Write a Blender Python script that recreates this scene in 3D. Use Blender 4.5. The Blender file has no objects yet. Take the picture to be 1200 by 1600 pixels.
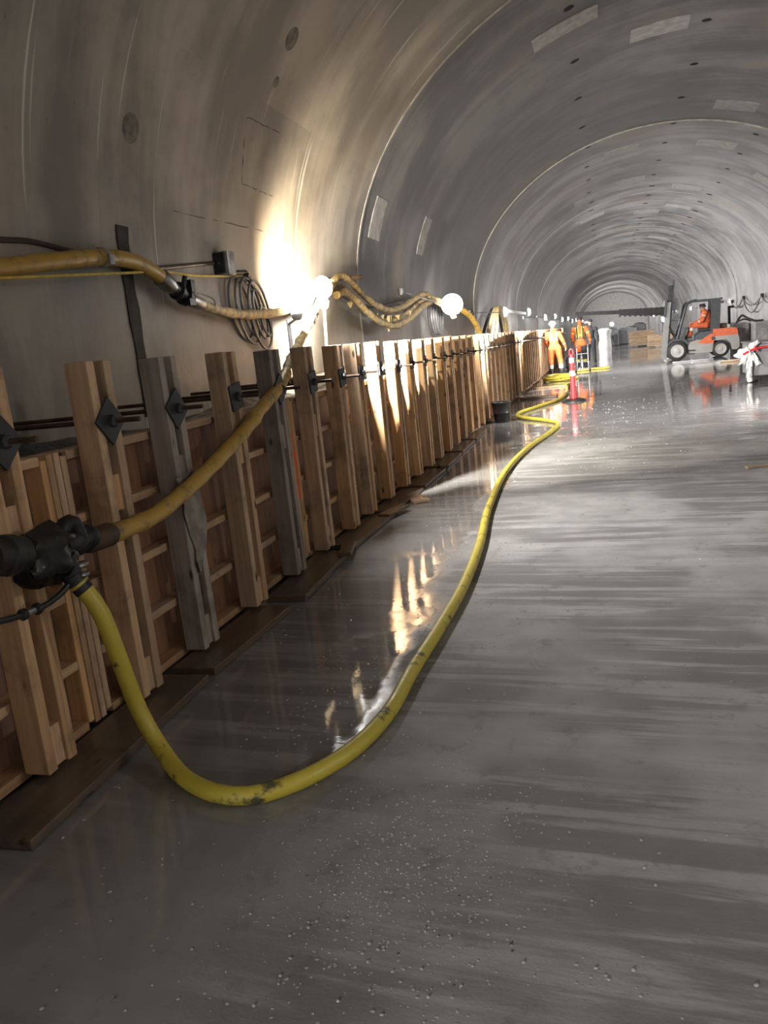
import bpy, bmesh, math, random
from mathutils import Vector, Matrix, Euler
random.seed(7)
C = bpy.context.scene.collection
S = bpy.context.scene

# ---------------------------------------------------------------- camera
cam_d = bpy.data.cameras.new('camera'); cam = bpy.data.objects.new('camera', cam_d); C.objects.link(cam)
cam_d.sensor_fit = 'HORIZONTAL'; cam_d.sensor_width = 36; cam_d.lens = 1248 / 1200 * 36
cam_d.clip_start = .05; cam_d.clip_end = 400
_r = Vector((0.95998468, 0.04626346, 0.27620484)); _f = Vector((0.25992117, 0.21999125, -0.94023658)); _u = Vector((-0.10426125, 0.9744042, 0.19916338))
cam.matrix_world = Matrix(((_r.x, _r.y, _r.z, 0), (_f.x, _f.y, _f.z, 0), (_u.x, _u.y, _u.z, 1.5), (0, 0, 0, 1)))
S.camera = cam
# ---------------------------------------------------------------- world and exposure
W = bpy.data.worlds.new('world'); S.world = W; W.use_nodes = True
W.node_tree.nodes['Background'].inputs[0].default_value = (.80, .84, 1, 1)
W.node_tree.nodes['Background'].inputs[1].default_value = .045     # grey light of the rest of the tunnel behind the camera
S.view_settings.view_transform = 'Standard'; S.view_settings.look = 'None'
S.view_settings.exposure = 0.0; S.view_settings.gamma = 1; S.view_settings.use_curve_mapping = False
# work lights: left row, wall lamp, right fill row added for brightness (position, power)
ROW_POWER = 330
LAMPS = [(-2.41, 6.30, 2.03, 190), (-2.38, 13.3, 2.09, 170), (-2.36, 20.25, 2.07, 300)] + [(-2.36 if y > 0 else -2.55, y, 1.52 if y < 0 else 2.07 + .1 * (i % 2), 850 if y < 0 else 900 if y > 90 else ROW_POWER) for i, y in enumerate([-4.2, 26.75, 34.2, 41.2, 48.3, 56, 63, 72, 82, 93, 104, 115])]
WALL_LAMP = (-2.58, 7.50, 2.13, 580)
RIGHT_FILL = [(5.6, -5.0, 3.0, 16), (5.6, 2.5, 2.7, 8), (5.6, 14, 2.7, 150), (5.65, 27, 2.5, 330), (5.75, 46, 2.0, 140), (5.75, 60, 2.0, 140), (5.75, 80, 2.0, 140), (5.75, 104, 2.0, 300)]

# ---------------------------------------------------------------- node helpers
class NT:
    def __init__(s, name):
        s.m = bpy.data.materials.new(name); s.m.use_nodes = True; s.t = s.m.node_tree; s.N = s.t.nodes; s.L = s.t.links
        s.b = s.N['Principled BSDF']
    def n(s, kind, **kw):
        x = s.N.new(kind)
        for k, v in kw.items(): setattr(x, k, v)
        return x
    def put(s, sock, v):
        if isinstance(v, bpy.types.NodeSocket): s.L.new(v, sock)
        elif isinstance(v, (tuple, list)) and sock.type == 'RGBA': sock.default_value = (*v, 1)[:4]
        else: sock.default_value = v
    def coord(s, which='Object'): return s.n('ShaderNodeTexCoord').outputs[which]
    def rnd(s): return s.n('ShaderNodeObjectInfo').outputs['Random']
    def map(s, vec, scale=(1, 1, 1), loc=(0, 0, 0)):
        x = s.n('ShaderNodeMapping'); s.put(x.inputs['Vector'], vec); s.put(x.inputs['Scale'], scale); s.put(x.inputs['Location'], loc)
        return x.outputs[0]
    def noise(s, vec, scale=1, detail=4, rough=.55, dist=0):
        x = s.n('ShaderNodeTexNoise'); s.put(x.inputs['Vector'], vec); s.put(x.inputs['Scale'], scale)
        s.put(x.inputs['Detail'], detail); s.put(x.inputs['Roughness'], rough); s.put(x.inputs['Distortion'], dist); return x.outputs['Fac']
    def voro(s, vec, scale=1, rnd=1.0):
        x = s.n('ShaderNodeTexVoronoi'); s.put(x.inputs['Vector'], vec); s.put(x.inputs['Scale'], scale); s.put(x.inputs['Randomness'], rnd); return x.outputs['Distance']
    def mr(s, v, a, b, c=0., d=1., smooth=True):
        x = s.n('ShaderNodeMapRange'); x.interpolation_type = 'SMOOTHSTEP' if smooth else 'LINEAR'
        for i, q in enumerate((v, a, b, c, d)): s.put(x.inputs[i], q)
        return x.outputs[0]
    def math(s, op, a, b=0., clamp=False):
        x = s.n('ShaderNodeMath', operation=op, use_clamp=clamp); s.put(x.inputs[0], a); s.put(x.inputs[1], b); return x.outputs[0]
    def mix(s, f, a, b, mode='MIX'):
        x = s.n('ShaderNodeMix', data_type='RGBA', blend_type=mode); s.put(x.inputs['Factor'], f); s.put(x.inputs[6], a); s.put(x.inputs[7], b); return x.outputs[2]
    def sep(s, vec):
        x = s.n('ShaderNodeSeparateXYZ'); s.put(x.inputs[0], vec); return x.outputs
    def vadd(s, a, b):
        x = s.n('ShaderNodeVectorMath', operation='ADD'); s.put(x.inputs[0], a); s.put(x.inputs[1], b); return x.outputs[0]
    def bump(s, h, strength=.3, dist=.01, nrm=None):
        x = s.n('ShaderNodeBump'); s.put(x.inputs['Height'], h); s.put(x.inputs['Strength'], strength); s.put(x.inputs['Distance'], dist)
        if nrm: s.put(x.inputs['Normal'], nrm)
        return x.outputs[0]
    def fin(s, col=None, rough=None, nrm=None, metal=None, **kw):
        for k, v in (('Base Color', col), ('Roughness', rough), ('Normal', nrm), ('Metallic', metal)):
            if v is not None: s.put(s.b.inputs[k], v)
        for k, v in kw.items(): s.put(s.b.inputs[k.replace('_', ' ')], v)
        return s.m

def plain(name, col, rough=.5, metal=0., vary=.25, scale=12, bump=.1):
    t = NT(name); v = t.coord(); n = t.noise(v, scale, 4)
    f = t.mr(n, .3, .7, 1 - vary, 1 + vary * .4)
    c = t.mix(1., col, t.n('ShaderNodeCombineColor').outputs[0], 'MULTIPLY')
    cc = t.n('ShaderNodeCombineColor')
    for i in range(3): t.put(cc.inputs[i], f)
    c = t.mix(1., col, cc.outputs[0], 'MULTIPLY')
    return t.fin(c, t.mr(n, .2, .8, rough * .8, min(1, rough * 1.2)), t.bump(t.noise(v, scale * 6, 3), bump, .004), metal)

def emit(name, col, strength):
    t = NT(name); return t.fin(col, .4, Emission_Color=col, Emission_Strength=strength)

def wood(name, light, dark, axis, grime=.35, rough=.65):
    t = NT(name); v = t.vadd(t.coord(), t.n('ShaderNodeCombineXYZ').outputs[0])
    r = t.rnd(); off = t.n('ShaderNodeCombineXYZ')
    for i, k in enumerate((37., 53., 71.)): t.put(off.inputs[i], t.math('MULTIPLY', r, k))
    v = t.vadd(t.coord(), off.outputs[0])
    sc = [26., 26., 26.]; sc[axis] = 1.3
    g = t.noise(t.map(v, sc), 1, 5, .6, .6)
    kc = [7., 7., 7.]; kc[axis] = 2.6
    k = t.mr(t.voro(t.map(v, kc), 1.3), .06, .15, 1, 0)
    d = t.noise(v, 3.2, 5, .65)
    c = t.mix(t.mr(g, .3, .72), light, dark)
    c = t.mix(k, c, (.05, .022, .01))
    c = t.mix(t.math('MULTIPLY', t.mr(d, .48, .72), grime), c, (.055, .047, .04))
    hs = t.n('ShaderNodeHueSaturation'); t.put(hs.inputs['Value'], t.mr(r, 0, 1, .75, 1.12, False)); t.put(hs.inputs['Saturation'], t.mr(t.math('FRACT', t.math('MULTIPLY', r, 7.)), 0, 1, .75, 1.05, False)); t.put(hs.inputs['Color'], c)
    return t.fin(hs.outputs[0], rough, t.bump(g, .25, .004))

M = {}
M['pine_z'] = wood('pine_upright', (.60, .38, .185), (.40, .215, .095), 2, .6)
M['pine_y'] = wood('pine_lengthwise', (.54, .35, .19), (.38, .22, .11), 1, .5)
M['pine_x'] = wood('pine_crosswise', (.42, .28, .16), (.28, .17, .09), 0, .5)
M['grey_z'] = wood('weathered_timber', (.33, .28, .235), (.21, .17, .14), 2, .6)
M['ply'] = wood('plywood', (.28, .125, .06), (.19, .085, .042), 2, .5, .6)
M['wet_y'] = wood('wet_timber', (.13, .085, .05), (.08, .05, .03), 1, .8, .3)
# orange sprayed stud
t = NT('sprayed_stud'); v = t.coord(); z = t.sep(v)
nz = t.noise(t.map(v, (40, 40, 9)), 1, 4)
mk = t.math('MULTIPLY', t.math('MULTIPLY', t.mr(z[2], .45, .5), t.mr(z[2], .95, 1.0, 1, 0)), t.mr(nz, .42, .5))
M['sprayed'] = t.fin(t.mix(mk, t.mix(t.mr(t.noise(t.map(v, (26, 26, 1.3)), 1, 5), .3, .7), (.44, .30, .18), (.30, .19, .11)), (.75, .09, .03)), .65)

def concrete(name, a, b, streak=.6, drips=0., rough=.5, warmth=None):
    t = NT(name); uv = t.coord('UV')
    s1 = t.noise(t.map(uv, (1.7, .24, 1)), 1, 5, .58, .5)
    s2 = t.noise(t.map(uv, (9., .45, 1)), 1, 5, .65)
    bl = t.noise(uv, .6, 6, .62)
    f = t.math('ADD', t.math('MULTIPLY', s1, .50 - streak * .12), t.math('ADD', t.math('MULTIPLY', s2, streak * .16), t.math('MULTIPLY', bl, .60 - streak * .04)))
    c = t.mix(t.mr(f, .44, .66), a, b)
    c = t.mix(t.math('MULTIPLY', t.mr(t.noise(t.map(uv, (.5, .22, 1), (4.2, 7.7, 0)), 1, 5, .6), .54, .68), .45), c, (.25, .19, .135))
    pit = t.mr(t.noise(t.map(uv, (9, 5, 1)), 1.4, 3), .70, .78)
    c = t.mix(t.math('MULTIPLY', pit, .6), c, (.06, .052, .045))
    if drips:
        dr = t.noise(t.map(uv, (17., .42, 1), (3.3, 1.1, 0)), 1, 2, .4)
        c = t.mix(t.math('MULTIPLY', t.mr(dr, .665, .72), drips), c, (.62, .60, .56))
    h = t.math('ADD', t.math('MULTIPLY', s1, .7), t.math('MULTIPLY', t.noise(uv, 30, 3), .12))
    return t.fin(c, t.mr(f, .35, .7, rough * .75, rough * 1.2), t.bump(h, .35, .03), Specular_IOR_Level=.28)
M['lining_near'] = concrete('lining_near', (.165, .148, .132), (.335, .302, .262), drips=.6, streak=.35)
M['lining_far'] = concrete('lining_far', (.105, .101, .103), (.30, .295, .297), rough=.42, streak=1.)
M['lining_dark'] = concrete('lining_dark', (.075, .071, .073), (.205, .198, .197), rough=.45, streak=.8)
M['patch'] = plain('mortar_patch', (.33, .32, .31), .6, 0, .3, 8)
M['mark'] = plain('shutter_line', (.075, .066, .057), .9)
M['hole_shade'] = plain('socket_shade', (.012, .011, .011), .9)  # flush black discs, the colour stands for shade inside uncut holes
M['joint'] = plain('joint_lip', (.40, .38, .34), .55, 0, .35, 5)

# floor: screeded concrete, wet along the formwork and towards the far end
t = NT('wet_floor'); v = t.coord(); xyz = t.sep(v)
n1 = t.noise(v, .55, 5, .6, .3); n2 = t.noise(v, 2.2, 5, .6)
skew = t.n('ShaderNodeCombineXYZ'); t.put(skew.inputs[0], xyz[0]); t.put(skew.inputs[1], t.math('ADD', xyz[1], t.math('MULTIPLY', xyz[0], .07)))
st = t.noise(t.map(skew.outputs[0], (.75, 7.5, 1)), 1, 6, .62, .35)
st2 = t.noise(t.map(skew.outputs[0], (.5, 22., 1)), 1, 4, .6, .2)
stf = t.mr(t.math('ADD', t.math('MULTIPLY', st, .75), t.math('MULTIPLY', st2, .25)), .44, .60)
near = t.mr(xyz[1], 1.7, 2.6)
edge = t.mr(t.math('ADD', xyz[0], t.math('MULTIPLY', t.math('SUBTRACT', n1, .5), 1.5)), t.mr(near, 0, 1, -.45, -.75), t.mr(near, 0, 1, -1.35, -1.25))  # wet margin widened close to camera, also painting in the left corner's shade
far = t.mr(t.math('ADD', xyz[1], t.math('ADD', t.math('MULTIPLY', t.math('SUBTRACT', n1, .5), 14.), t.math('MULTIPLY', t.math('SUBTRACT', st, .5), 10.))), 8., 14.)
spl = t.mr(n1, .60, .68)
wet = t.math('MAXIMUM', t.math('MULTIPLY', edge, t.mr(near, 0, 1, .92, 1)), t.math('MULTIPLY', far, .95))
smk = t.mr(t.noise(v, .8, 3, .5), .38, .56)
damp = t.math('MAXIMUM', wet, t.math('MULTIPLY', t.math('MULTIPLY', t.mr(stf, 0, 1, 1, 0), smk), .50))
c = t.mix(t.mr(n2, .3, .7), (.242, .237, .230), (.328, .322, .314))
c = t.mix(t.math('MULTIPLY', t.math('MULTIPLY', t.mr(stf, 0, 1, 1, 0), smk), .70), c, (.115, .110, .106))
c = t.mix(t.math('MULTIPLY', t.mr(t.noise(v, 6.5, 6, .7), .56, .66), .45), c, (.14, .134, .128))
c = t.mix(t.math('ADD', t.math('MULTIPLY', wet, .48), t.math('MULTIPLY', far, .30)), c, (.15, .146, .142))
film = t.math('MULTIPLY', t.mr(t.noise(v, 1.6, 4, .6), .52, .60), t.mr(t.noise(v, 5., 4, .6), .40, .56))
rg = t.math('ADD', t.mr(damp, .40, .85, .80, .035, False), t.math('MULTIPLY', t.math('MULTIPLY', film, wet), .16))
fine = t.noise(v, 95, 3, .6)
mid = t.noise(t.map(skew.outputs[0], (5, 14, 1)), 1, 4, .6)
drop = t.mr(t.voro(v, 60), .10, .26, 1, 0)
dm = t.math('MULTIPLY', drop, t.mr(t.noise(v, 1.1, 3, .5), .56, .63))
h = t.math('ADD', t.math('MULTIPLY', fine, t.mr(wet, .5, .95, .22, .015)), t.math('ADD', t.math('MULTIPLY', mid, t.mr(wet, .4, .95, .9, .12)), t.math('MULTIPLY', dm, .5)))
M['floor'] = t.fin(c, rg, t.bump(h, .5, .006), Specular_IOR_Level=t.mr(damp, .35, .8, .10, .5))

t = NT('wet_slurry'); v = t.coord(); n = t.noise(v, 9, 6, .65); n3 = t.noise(v, 40, 4, .6)
M['slurry'] = t.fin(t.mix(t.mr(n, .35, .7), (.015, .014, .014), (.06, .056, .053)), t.mr(n, .3, .7, .12, .45), t.bump(t.math('ADD', n, t.math('MULTIPLY', n3, .4)), .8, .02))
def hosemat(name, col, grime, g0=.52, g1=.66, rough=.45, scale=9.):
    t = NT(name); v = t.coord(); n = t.noise(v, scale, 6, .65); f = t.noise(v, 60, 3)
    c = t.mix(t.mr(n, g0, g1), col, grime)
    return t.fin(t.mix(t.math('MULTIPLY', f, .25), c, t.mix(.5, c, (.02, .018, .015))), t.mr(n, .3, .7, rough * .8, rough * 1.3), t.bump(t.math('ADD', n, t.math('MULTIPLY', f, .3)), .25, .006))
M['hose_yellow'] = hosemat('yellow_hose', (.50, .41, .05), (.07, .06, .03), .56, .68)
M['hose_ochre'] = hosemat('ochre_hose', (.44, .27, .05), (.16, .11, .05), .5, .7)
M['hose_crust'] = hosemat('crusted_hose', (.44, .31, .12), (.20, .17, .13), .42, .6, .7, 16)
M['cord_yellow'] = plain('yellow_cord', (.60, .44, .08), .6)
M['rubber'] = plain('black_rubber', (.02, .019, .018), .42)
M['cable'] = plain('dark_cable', (.10, .098, .10), .35)
M['cable_brown'] = plain('brown_cable', (.05, .033, .025), .5)
M['plastic_bag'] = plain('black_plastic', (.008, .008, .008), .25)
M['steel'] = plain('dull_steel', (.30, .29, .28), .38, .9, .4)
M['galv'] = plain('galvanised', (.42, .42, .42), .42, .8, .4)
M['iron'] = plain('dark_iron', (.032, .032, .035), .5, .6, .5)
M['plate'] = plain('plate_iron', (.055, .056, .062), .55, .4, .45)
M['rust'] = plain('rusty_rod', (.09, .055, .035), .6, .5, .5)
M['lamp_body'] = plain('lamp_housing', (.55, .53, .48), .4)
M['lens'] = emit('lamp_lens', (1, .97, .92), 60)
M['globe'] = emit('lamp_globe_glass', (1, .98, .95), 7)
M['lens_warm'] = emit('lamp_lens_warm', (1, .90, .72), 60)
M['orange'] = plain('forklift_orange', (.55, .115, .045), .4, 0, .2)
M['lift_grey'] = plain('forklift_grey', (.27, .265, .255), .5, 0, .12, 4)
M['lift_dark'] = plain('forklift_dark', (.035, .04, .046), .5, 0, .3)
M['lift_blue'] = plain('forklift_hood', (.045, .055, .068), .5, 0, .3)
M['mast'] = plain('mast_steel', (.17, .17, .17), .5, .2, .2, 4)
M['boom'] = plain('boom_black', (.008, .008, .009), .85)
M['tyre'] = plain('tyre', (.022, .021, .02), .75)
M['rim'] = plain('rim', (.33, .325, .32), .5, .0, .15)
M['seat'] = plain('seat_vinyl', (.02, .02, .02), .6)
M['hivis'] = plain('hivis_orange', (.85, .13, .03), .75, 0, .15)
M['hivis_dull'] = plain('hivis_dark_orange', (.50, .10, .035), .8, 0, .3)  # darker orange for the driver's suit
M['hivis_y'] = plain('hivis_yellow', (.75, .62, .10), .7, 0, .15)
M['reflect'] = plain('reflective_band', (.62, .62, .60), .35, .1, .15)
M['dark_cloth'] = plain('dark_cloth', (.035, .038, .046), .85)
M['skin'] = plain('skin', (.42, .24, .17), .55, 0, .1)
M['hat_white'] = plain('white_hat', (.72, .72, .74), .35, 0, .1)
M['hat_dark'] = plain('dark_hat', (.045, .035, .05), .35)
M['boot'] = plain('boot', (.03, .026, .022), .6)
M['red'] = plain('post_red', (.72, .035, .045), .45, 0, .15)
M['white'] = plain('white_sheet', (.85, .85, .85), .55, 0, .15)
M['box_grey'] = plain('grey_box', (.30, .30, .31), .5, 0, .25, 4)
M['block'] = plain('block_concrete', (.30, .29, .285), .6, 0, .4, 3)
M['cloth_grey'] = plain('grey_sacking', (.24, .215, .18), .85, 0, .4)
M['bundle'] = plain('grey_bundle', (.19, .19, .20), .7, 0, .4)

# ---------------------------------------------------------------- mesh helpers
class MB:
    def __init__(s): s.v = []; s.f = []; s.mi = []; s.cur = 0
    def add(s, vs, fs):
        o = len(s.v); s.v += [tuple(x) for x in vs]; s.f += [tuple(i + o for i in f) for f in fs]; s.mi += [s.cur] * len(fs); return s
    def box(s, c, d, rot=None, bev=0.0):
        bm = bmesh.new(); bmesh.ops.create_cube(bm, size=1)
        for w in bm.verts: w.co = Vector((w.co.x * d[0], w.co.y * d[1], w.co.z * d[2]))
        if bev: bmesh.ops.bevel(bm, geom=bm.edges[:], offset=bev, segments=1, affect='EDGES')
        R = Euler(rot).to_matrix() if rot else Matrix.Identity(3); c = Vector(c)
        bm.verts.index_update(); vs = [R @ w.co + c for w in bm.verts]; fs = [[w.index for w in f.verts] for f in bm.faces]; bm.free()
        return s.add(vs, fs)
    def cyl(s, p0, p1, r0, r1=None, n=12, cap=True):
        r1 = r0 if r1 is None else r1; p0, p1 = Vector(p0), Vector(p1); a = (p1 - p0).normalized()
        x = a.orthogonal().normalized(); y = a.cross(x); vs = []
        for p, r in ((p0, r0), (p1, r1)):
            vs += [p + x * (r * math.cos(2 * math.pi * i / n)) + y * (r * math.sin(2 * math.pi * i / n)) for i in range(n)]
        fs = [(i, (i + 1) % n, n + (i + 1) % n, n + i) for i in range(n)]
        if cap: fs += [tuple(range(n - 1, -1, -1)), tuple(range(n, 2 * n))]
        return s.add(vs, fs)
    def lathe(s, base, axis, prof, n=16):
        a = Vector(axis).normalized(); x = a.orthogonal().normalized(); y = a.cross(x); base = Vector(base); vs = []; fs = []
        for (h, r) in prof: vs += [base + a * h + x * (r * math.cos(2 * math.pi * i / n)) + y * (r * math.sin(2 * math.pi * i / n)) for i in range(n)]
        for k in range(len(prof) - 1):
            fs += [(k * n + i, k * n + (i + 1) % n, (k + 1) * n + (i + 1) % n, (k + 1) * n + i) for i in range(n)]
        fs += [tuple(range(n - 1, -1, -1)), tuple(range((len(prof) - 1) * n, len(prof) * n))]
        return s.add(vs, fs)
    def tube(s, pts, r, n=10, step=.06, closed=False, wob=0., smooth=True):
        P = [Vector(p) for p in pts]
        if smooth: P = spline(P, step, closed)
        if wob: P = [p + Vector((random.uniform(-1, 1), random.uniform(-1, 1), random.uniform(-1, 1))) * wob for p in P]
        m = len(P); vs = []; fs = []; x = None
        for i in range(m):
            if closed: a = P[(i + 1) % m] - P[i - 1]
            else: a = P[min(i + 1, m - 1)] - P[max(i - 1, 0)]
            a.normalize()
            x = a.orthogonal() if x is None else x - a * x.dot(a)
            x.normalize(); y = a.cross(x)
            rr = r(i / max(1, m - 1)) if callable(r) else r
            vs += [P[i] + x * (rr * math.cos(2 * math.pi * k / n)) + y * (rr * math.sin(2 * math.pi * k / n)) for k in range(n)]
        for i in range(m if closed else m - 1):
            j = (i + 1) % m
            fs += [(i * n + k, i * n + (k + 1) % n, j * n + (k + 1) % n, j * n + k) for k in range(n)]
        if not closed: fs += [tuple(range(n - 1, -1, -1)), tuple(range((m - 1) * n, m * n))]
        return s.add(vs, fs)
    def prism(s, poly, ax, a, b):        # polygon (u,v) extruded along axis ax from a to b
        def mk(u, v, w): return (w, u, v) if ax == 0 else (u, w, v) if ax == 1 else (u, v, w)
        n = len(poly); vs = [mk(u, v, a) for u, v in poly] + [mk(u, v, b) for u, v in poly]
        fs = [tuple(range(n)), tuple(range(2 * n - 1, n - 1, -1))] + [(i, n + i, n + (i + 1) % n, (i + 1) % n) for i in range(n)]
        return s.add(vs, fs)
    def ball(s, c, r, n=10, m=7):
        c = Vector(c); rx, ry, rz = (r, r, r) if not isinstance(r, (tuple, list)) else r; vs = [c + Vector((0, 0, rz))]; fs = []
        for j in range(1, m):
            for i in range(n):
                a, b = math.pi * j / m, 2 * math.pi * i / n
                vs.append(c + Vector((rx * math.sin(a) * math.cos(b), ry * math.sin(a) * math.sin(b), rz * math.cos(a))))
        vs.append(c - Vector((0, 0, rz))); last = len(vs) - 1
        for i in range(n):
            fs.append((0, 1 + i, 1 + (i + 1) % n)); fs.append((last, 1 + (m - 2) * n + (i + 1) % n, 1 + (m - 2) * n + i))
            for j in range(m - 2): fs.append((1 + j * n + i, 1 + (j + 1) * n + i, 1 + (j + 1) * n + (i + 1) % n, 1 + j * n + (i + 1) % n))
        return s.add(vs, fs)
    def mesh(s, name, mats, org=(0, 0, 0), smooth=False):
        me = bpy.data.meshes.new(name); o = Vector(org)
        me.from_pydata([tuple(Vector(v) - o) for v in s.v], [], s.f)
        for m in (mats if isinstance(mats, (list, tuple)) else [mats]): me.materials.append(m)
        me.polygons.foreach_set('material_index', s.mi)
        bm = bmesh.new(); bm.from_mesh(me); bmesh.ops.recalc_face_normals(bm, faces=bm.faces); bm.to_mesh(me); bm.free()
        if smooth:
            me.polygons.foreach_set('use_smooth', [True] * len(me.polygons))
            try: me.set_sharp_from_angle(angle=math.radians(40))
            except Exception: pass
        return me

def spline(P, step, closed=False):
    n = len(P); out = []; rng = range(n if closed else n - 1)
    for i in rng:
        if closed: p0, p1, p2, p3 = P[i - 1], P[i], P[(i + 1) % n], P[(i + 2) % n]
        else: p0, p1, p2, p3 = P[max(i - 1, 0)], P[i], P[i + 1], P[min(i + 2, n - 1)]
        k = max(2, int((p2 - p1).length / step))
        for j in range(k):
            t = j / k
            out.append(.5 * ((2 * p1) + (p2 - p0) * t + (2 * p0 - 5 * p1 + 4 * p2 - p3) * t * t + (3 * p1 - p0 - 3 * p2 + p3) * t ** 3))
    if not closed: out.append(P[-1].copy())
    return out

ORG = {}
def thing(name, label, cat, loc=(0, 0, 0), group=None):
    o = bpy.data.objects.new(name, None); C.objects.link(o); o.empty_display_size = .1; o.location = loc
    o['label'] = label; o['category'] = cat
    if group: o['group'] = group
    ORG[o.name] = Vector(loc); return o
def part(name, mb, mats, parent, smooth=False, label=None, kind=None):
    org = ORG[parent.name]; o = bpy.data.objects.new(name, mb.mesh(name, mats, org, smooth)); C.objects.link(o); o.parent = parent; ORG[o.name] = org
    if label: o['label'] = label
    if kind: o['kind'] = kind
    return o
def solo(name, mb, mats, label, cat, loc=(0, 0, 0), group=None, smooth=False, kind=None):
    o = bpy.data.objects.new(name, mb.mesh(name, mats, loc, smooth)); C.objects.link(o); o.location = loc; ORG[o.name] = Vector(loc)
    if label: o['label'] = label
    if cat: o['category'] = cat
    if group: o['group'] = group
    if kind: o['kind'] = kind
    return o
def struct(name, mb, mats, smooth=False, parent=None):
    o = solo(name, mb, mats, None, None, (0, 0, 0), None, smooth)
    if parent: o.parent = parent
    else: o['kind'] = 'structure'
    return o
def dup(root, loc, rot=None, label=None, group=None):
    r = root.copy(); C.objects.link(r); r.location = loc; ORG[r.name] = Vector(loc)
    if rot: r.rotation_euler = rot
    if label: r['label'] = label
    if group: r['group'] = group
    for ch in root.children:
        c = ch.copy(); C.objects.link(c); c.parent = r
        for g in ch.children:
            d = g.copy(); C.objects.link(d); d.parent = c
    return r
ONES = ['', 'first', 'second', 'third', 'fourth', 'fifth', 'sixth', 'seventh', 'eighth', 'ninth', 'tenth', 'eleventh', 'twelfth', 'thirteenth', 'fourteenth', 'fifteenth', 'sixteenth', 'seventeenth', 'eighteenth', 'nineteenth', 'twentieth', 'twenty-first', 'twenty-second', 'twenty-third', 'twenty-fourth']

# ---------------------------------------------------------------- tunnel shell
CX, CZ, A, B = 1.41, 2.24, 4.68, 3.76
def lining(off, phi): return (CX - (A - off) * math.cos(phi), CZ + (B - off) * math.sin(phi))
def surf(px, pz, off=0.):                       # point of the lining nearest in angle to (px,pz)
    phi = math.atan2((pz - CZ) / B, -(px - CX) / A); return phi
def sheet(y0, y1, prof, ny=3):                  # strip of lining with uv = (y, arc length)
    vs, fs, uv = [], [], []
    L = [0.]
    for i in range(1, len(prof)): L.append(L[-1] + math.dist(prof[i], prof[i - 1]))
    for j in range(ny + 1):
        y = y0 + (y1 - y0) * j / ny
        for i, (x, z) in enumerate(prof): vs.append((x, y, z)); uv.append((y, L[i]))
    m = len(prof)
    for j in range(ny):
        for i in range(m - 1): fs.append((j * m + i, (j + 1) * m + i, (j + 1) * m + i + 1, j * m + i + 1))
    return vs, fs, uv
def shell(name, y0, y1, prof, mat, uvoff=0., lip=None):
    vs, fs, uv = sheet(y0, y1, prof); m = len(prof)
    for yy, row in ((y0, 0), (y1, len(vs) - m)):     # end faces closing the step between neighbouring rings
        b = len(vs)
        for (x, z) in prof:
            d = (Vector((x, z)) - Vector((CX, 1.5))).normalized() * .14; vs.append((x + d.x, yy, z + d.y)); uv.append((yy + .05, uv[row + len(vs) - b - 1][1]))
        for i in range(m - 1): fs.append((row + i, b + i, b + i + 1, row + i + 1))
    me = bpy.data.meshes.new(name); me.from_pydata(vs, [], fs); me.materials.append(mat)
    l = me.uv_layers.new(name='UVMap')
    for p in me.polygons:
        for k, vi in zip(p.loop_indices, p.vertices): l.data[k].uv = (uv[vi][0], uv[vi][1] + uvoff)
    me.polygons.foreach_set('use_smooth', [True] * len(me.polygons)); me.set_sharp_from_angle(angle=math.radians(40))
    o = bpy.data.objects.new(name, me); C.objects.link(o); o['kind'] = 'structure'; return o

EDGES = [-14.7, -4.2] + [10.8 + 10.5 * i - (0 if i else 0) for i in range(12)]
ceils, lefts, rights = [], [], []
for i in range(len(EDGES) - 1):
    y0, y1 = EDGES[i], EDGES[i + 1]
    off = .07 if y1 <= 10.9 else (0., .025, .01, .03)[i % 4]
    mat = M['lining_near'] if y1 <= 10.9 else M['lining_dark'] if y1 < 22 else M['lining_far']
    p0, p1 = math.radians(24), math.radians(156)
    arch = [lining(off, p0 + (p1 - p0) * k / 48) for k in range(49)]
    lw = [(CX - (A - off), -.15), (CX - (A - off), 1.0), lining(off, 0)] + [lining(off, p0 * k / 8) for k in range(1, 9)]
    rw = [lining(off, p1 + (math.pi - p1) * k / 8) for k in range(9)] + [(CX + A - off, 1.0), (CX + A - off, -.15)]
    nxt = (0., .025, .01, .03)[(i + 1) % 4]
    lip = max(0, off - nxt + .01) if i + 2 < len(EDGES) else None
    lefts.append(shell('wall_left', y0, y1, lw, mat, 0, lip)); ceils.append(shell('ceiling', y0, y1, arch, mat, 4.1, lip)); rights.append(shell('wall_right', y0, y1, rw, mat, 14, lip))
yend = EDGES[-1]
mb = MB(); mb.box((CX, yend + .2, 3), (11, .4, 7)); struct('wall_far', mb, M['patch'])
mb = MB(); mb.add([(-3.4, -14.7, 0), (6.2, -14.7, 0), (6.2, yend, 0), (-3.4, yend, 0)], [(0, 1, 2, 3)]); struct('floor', mb, M['floor'])
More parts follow.
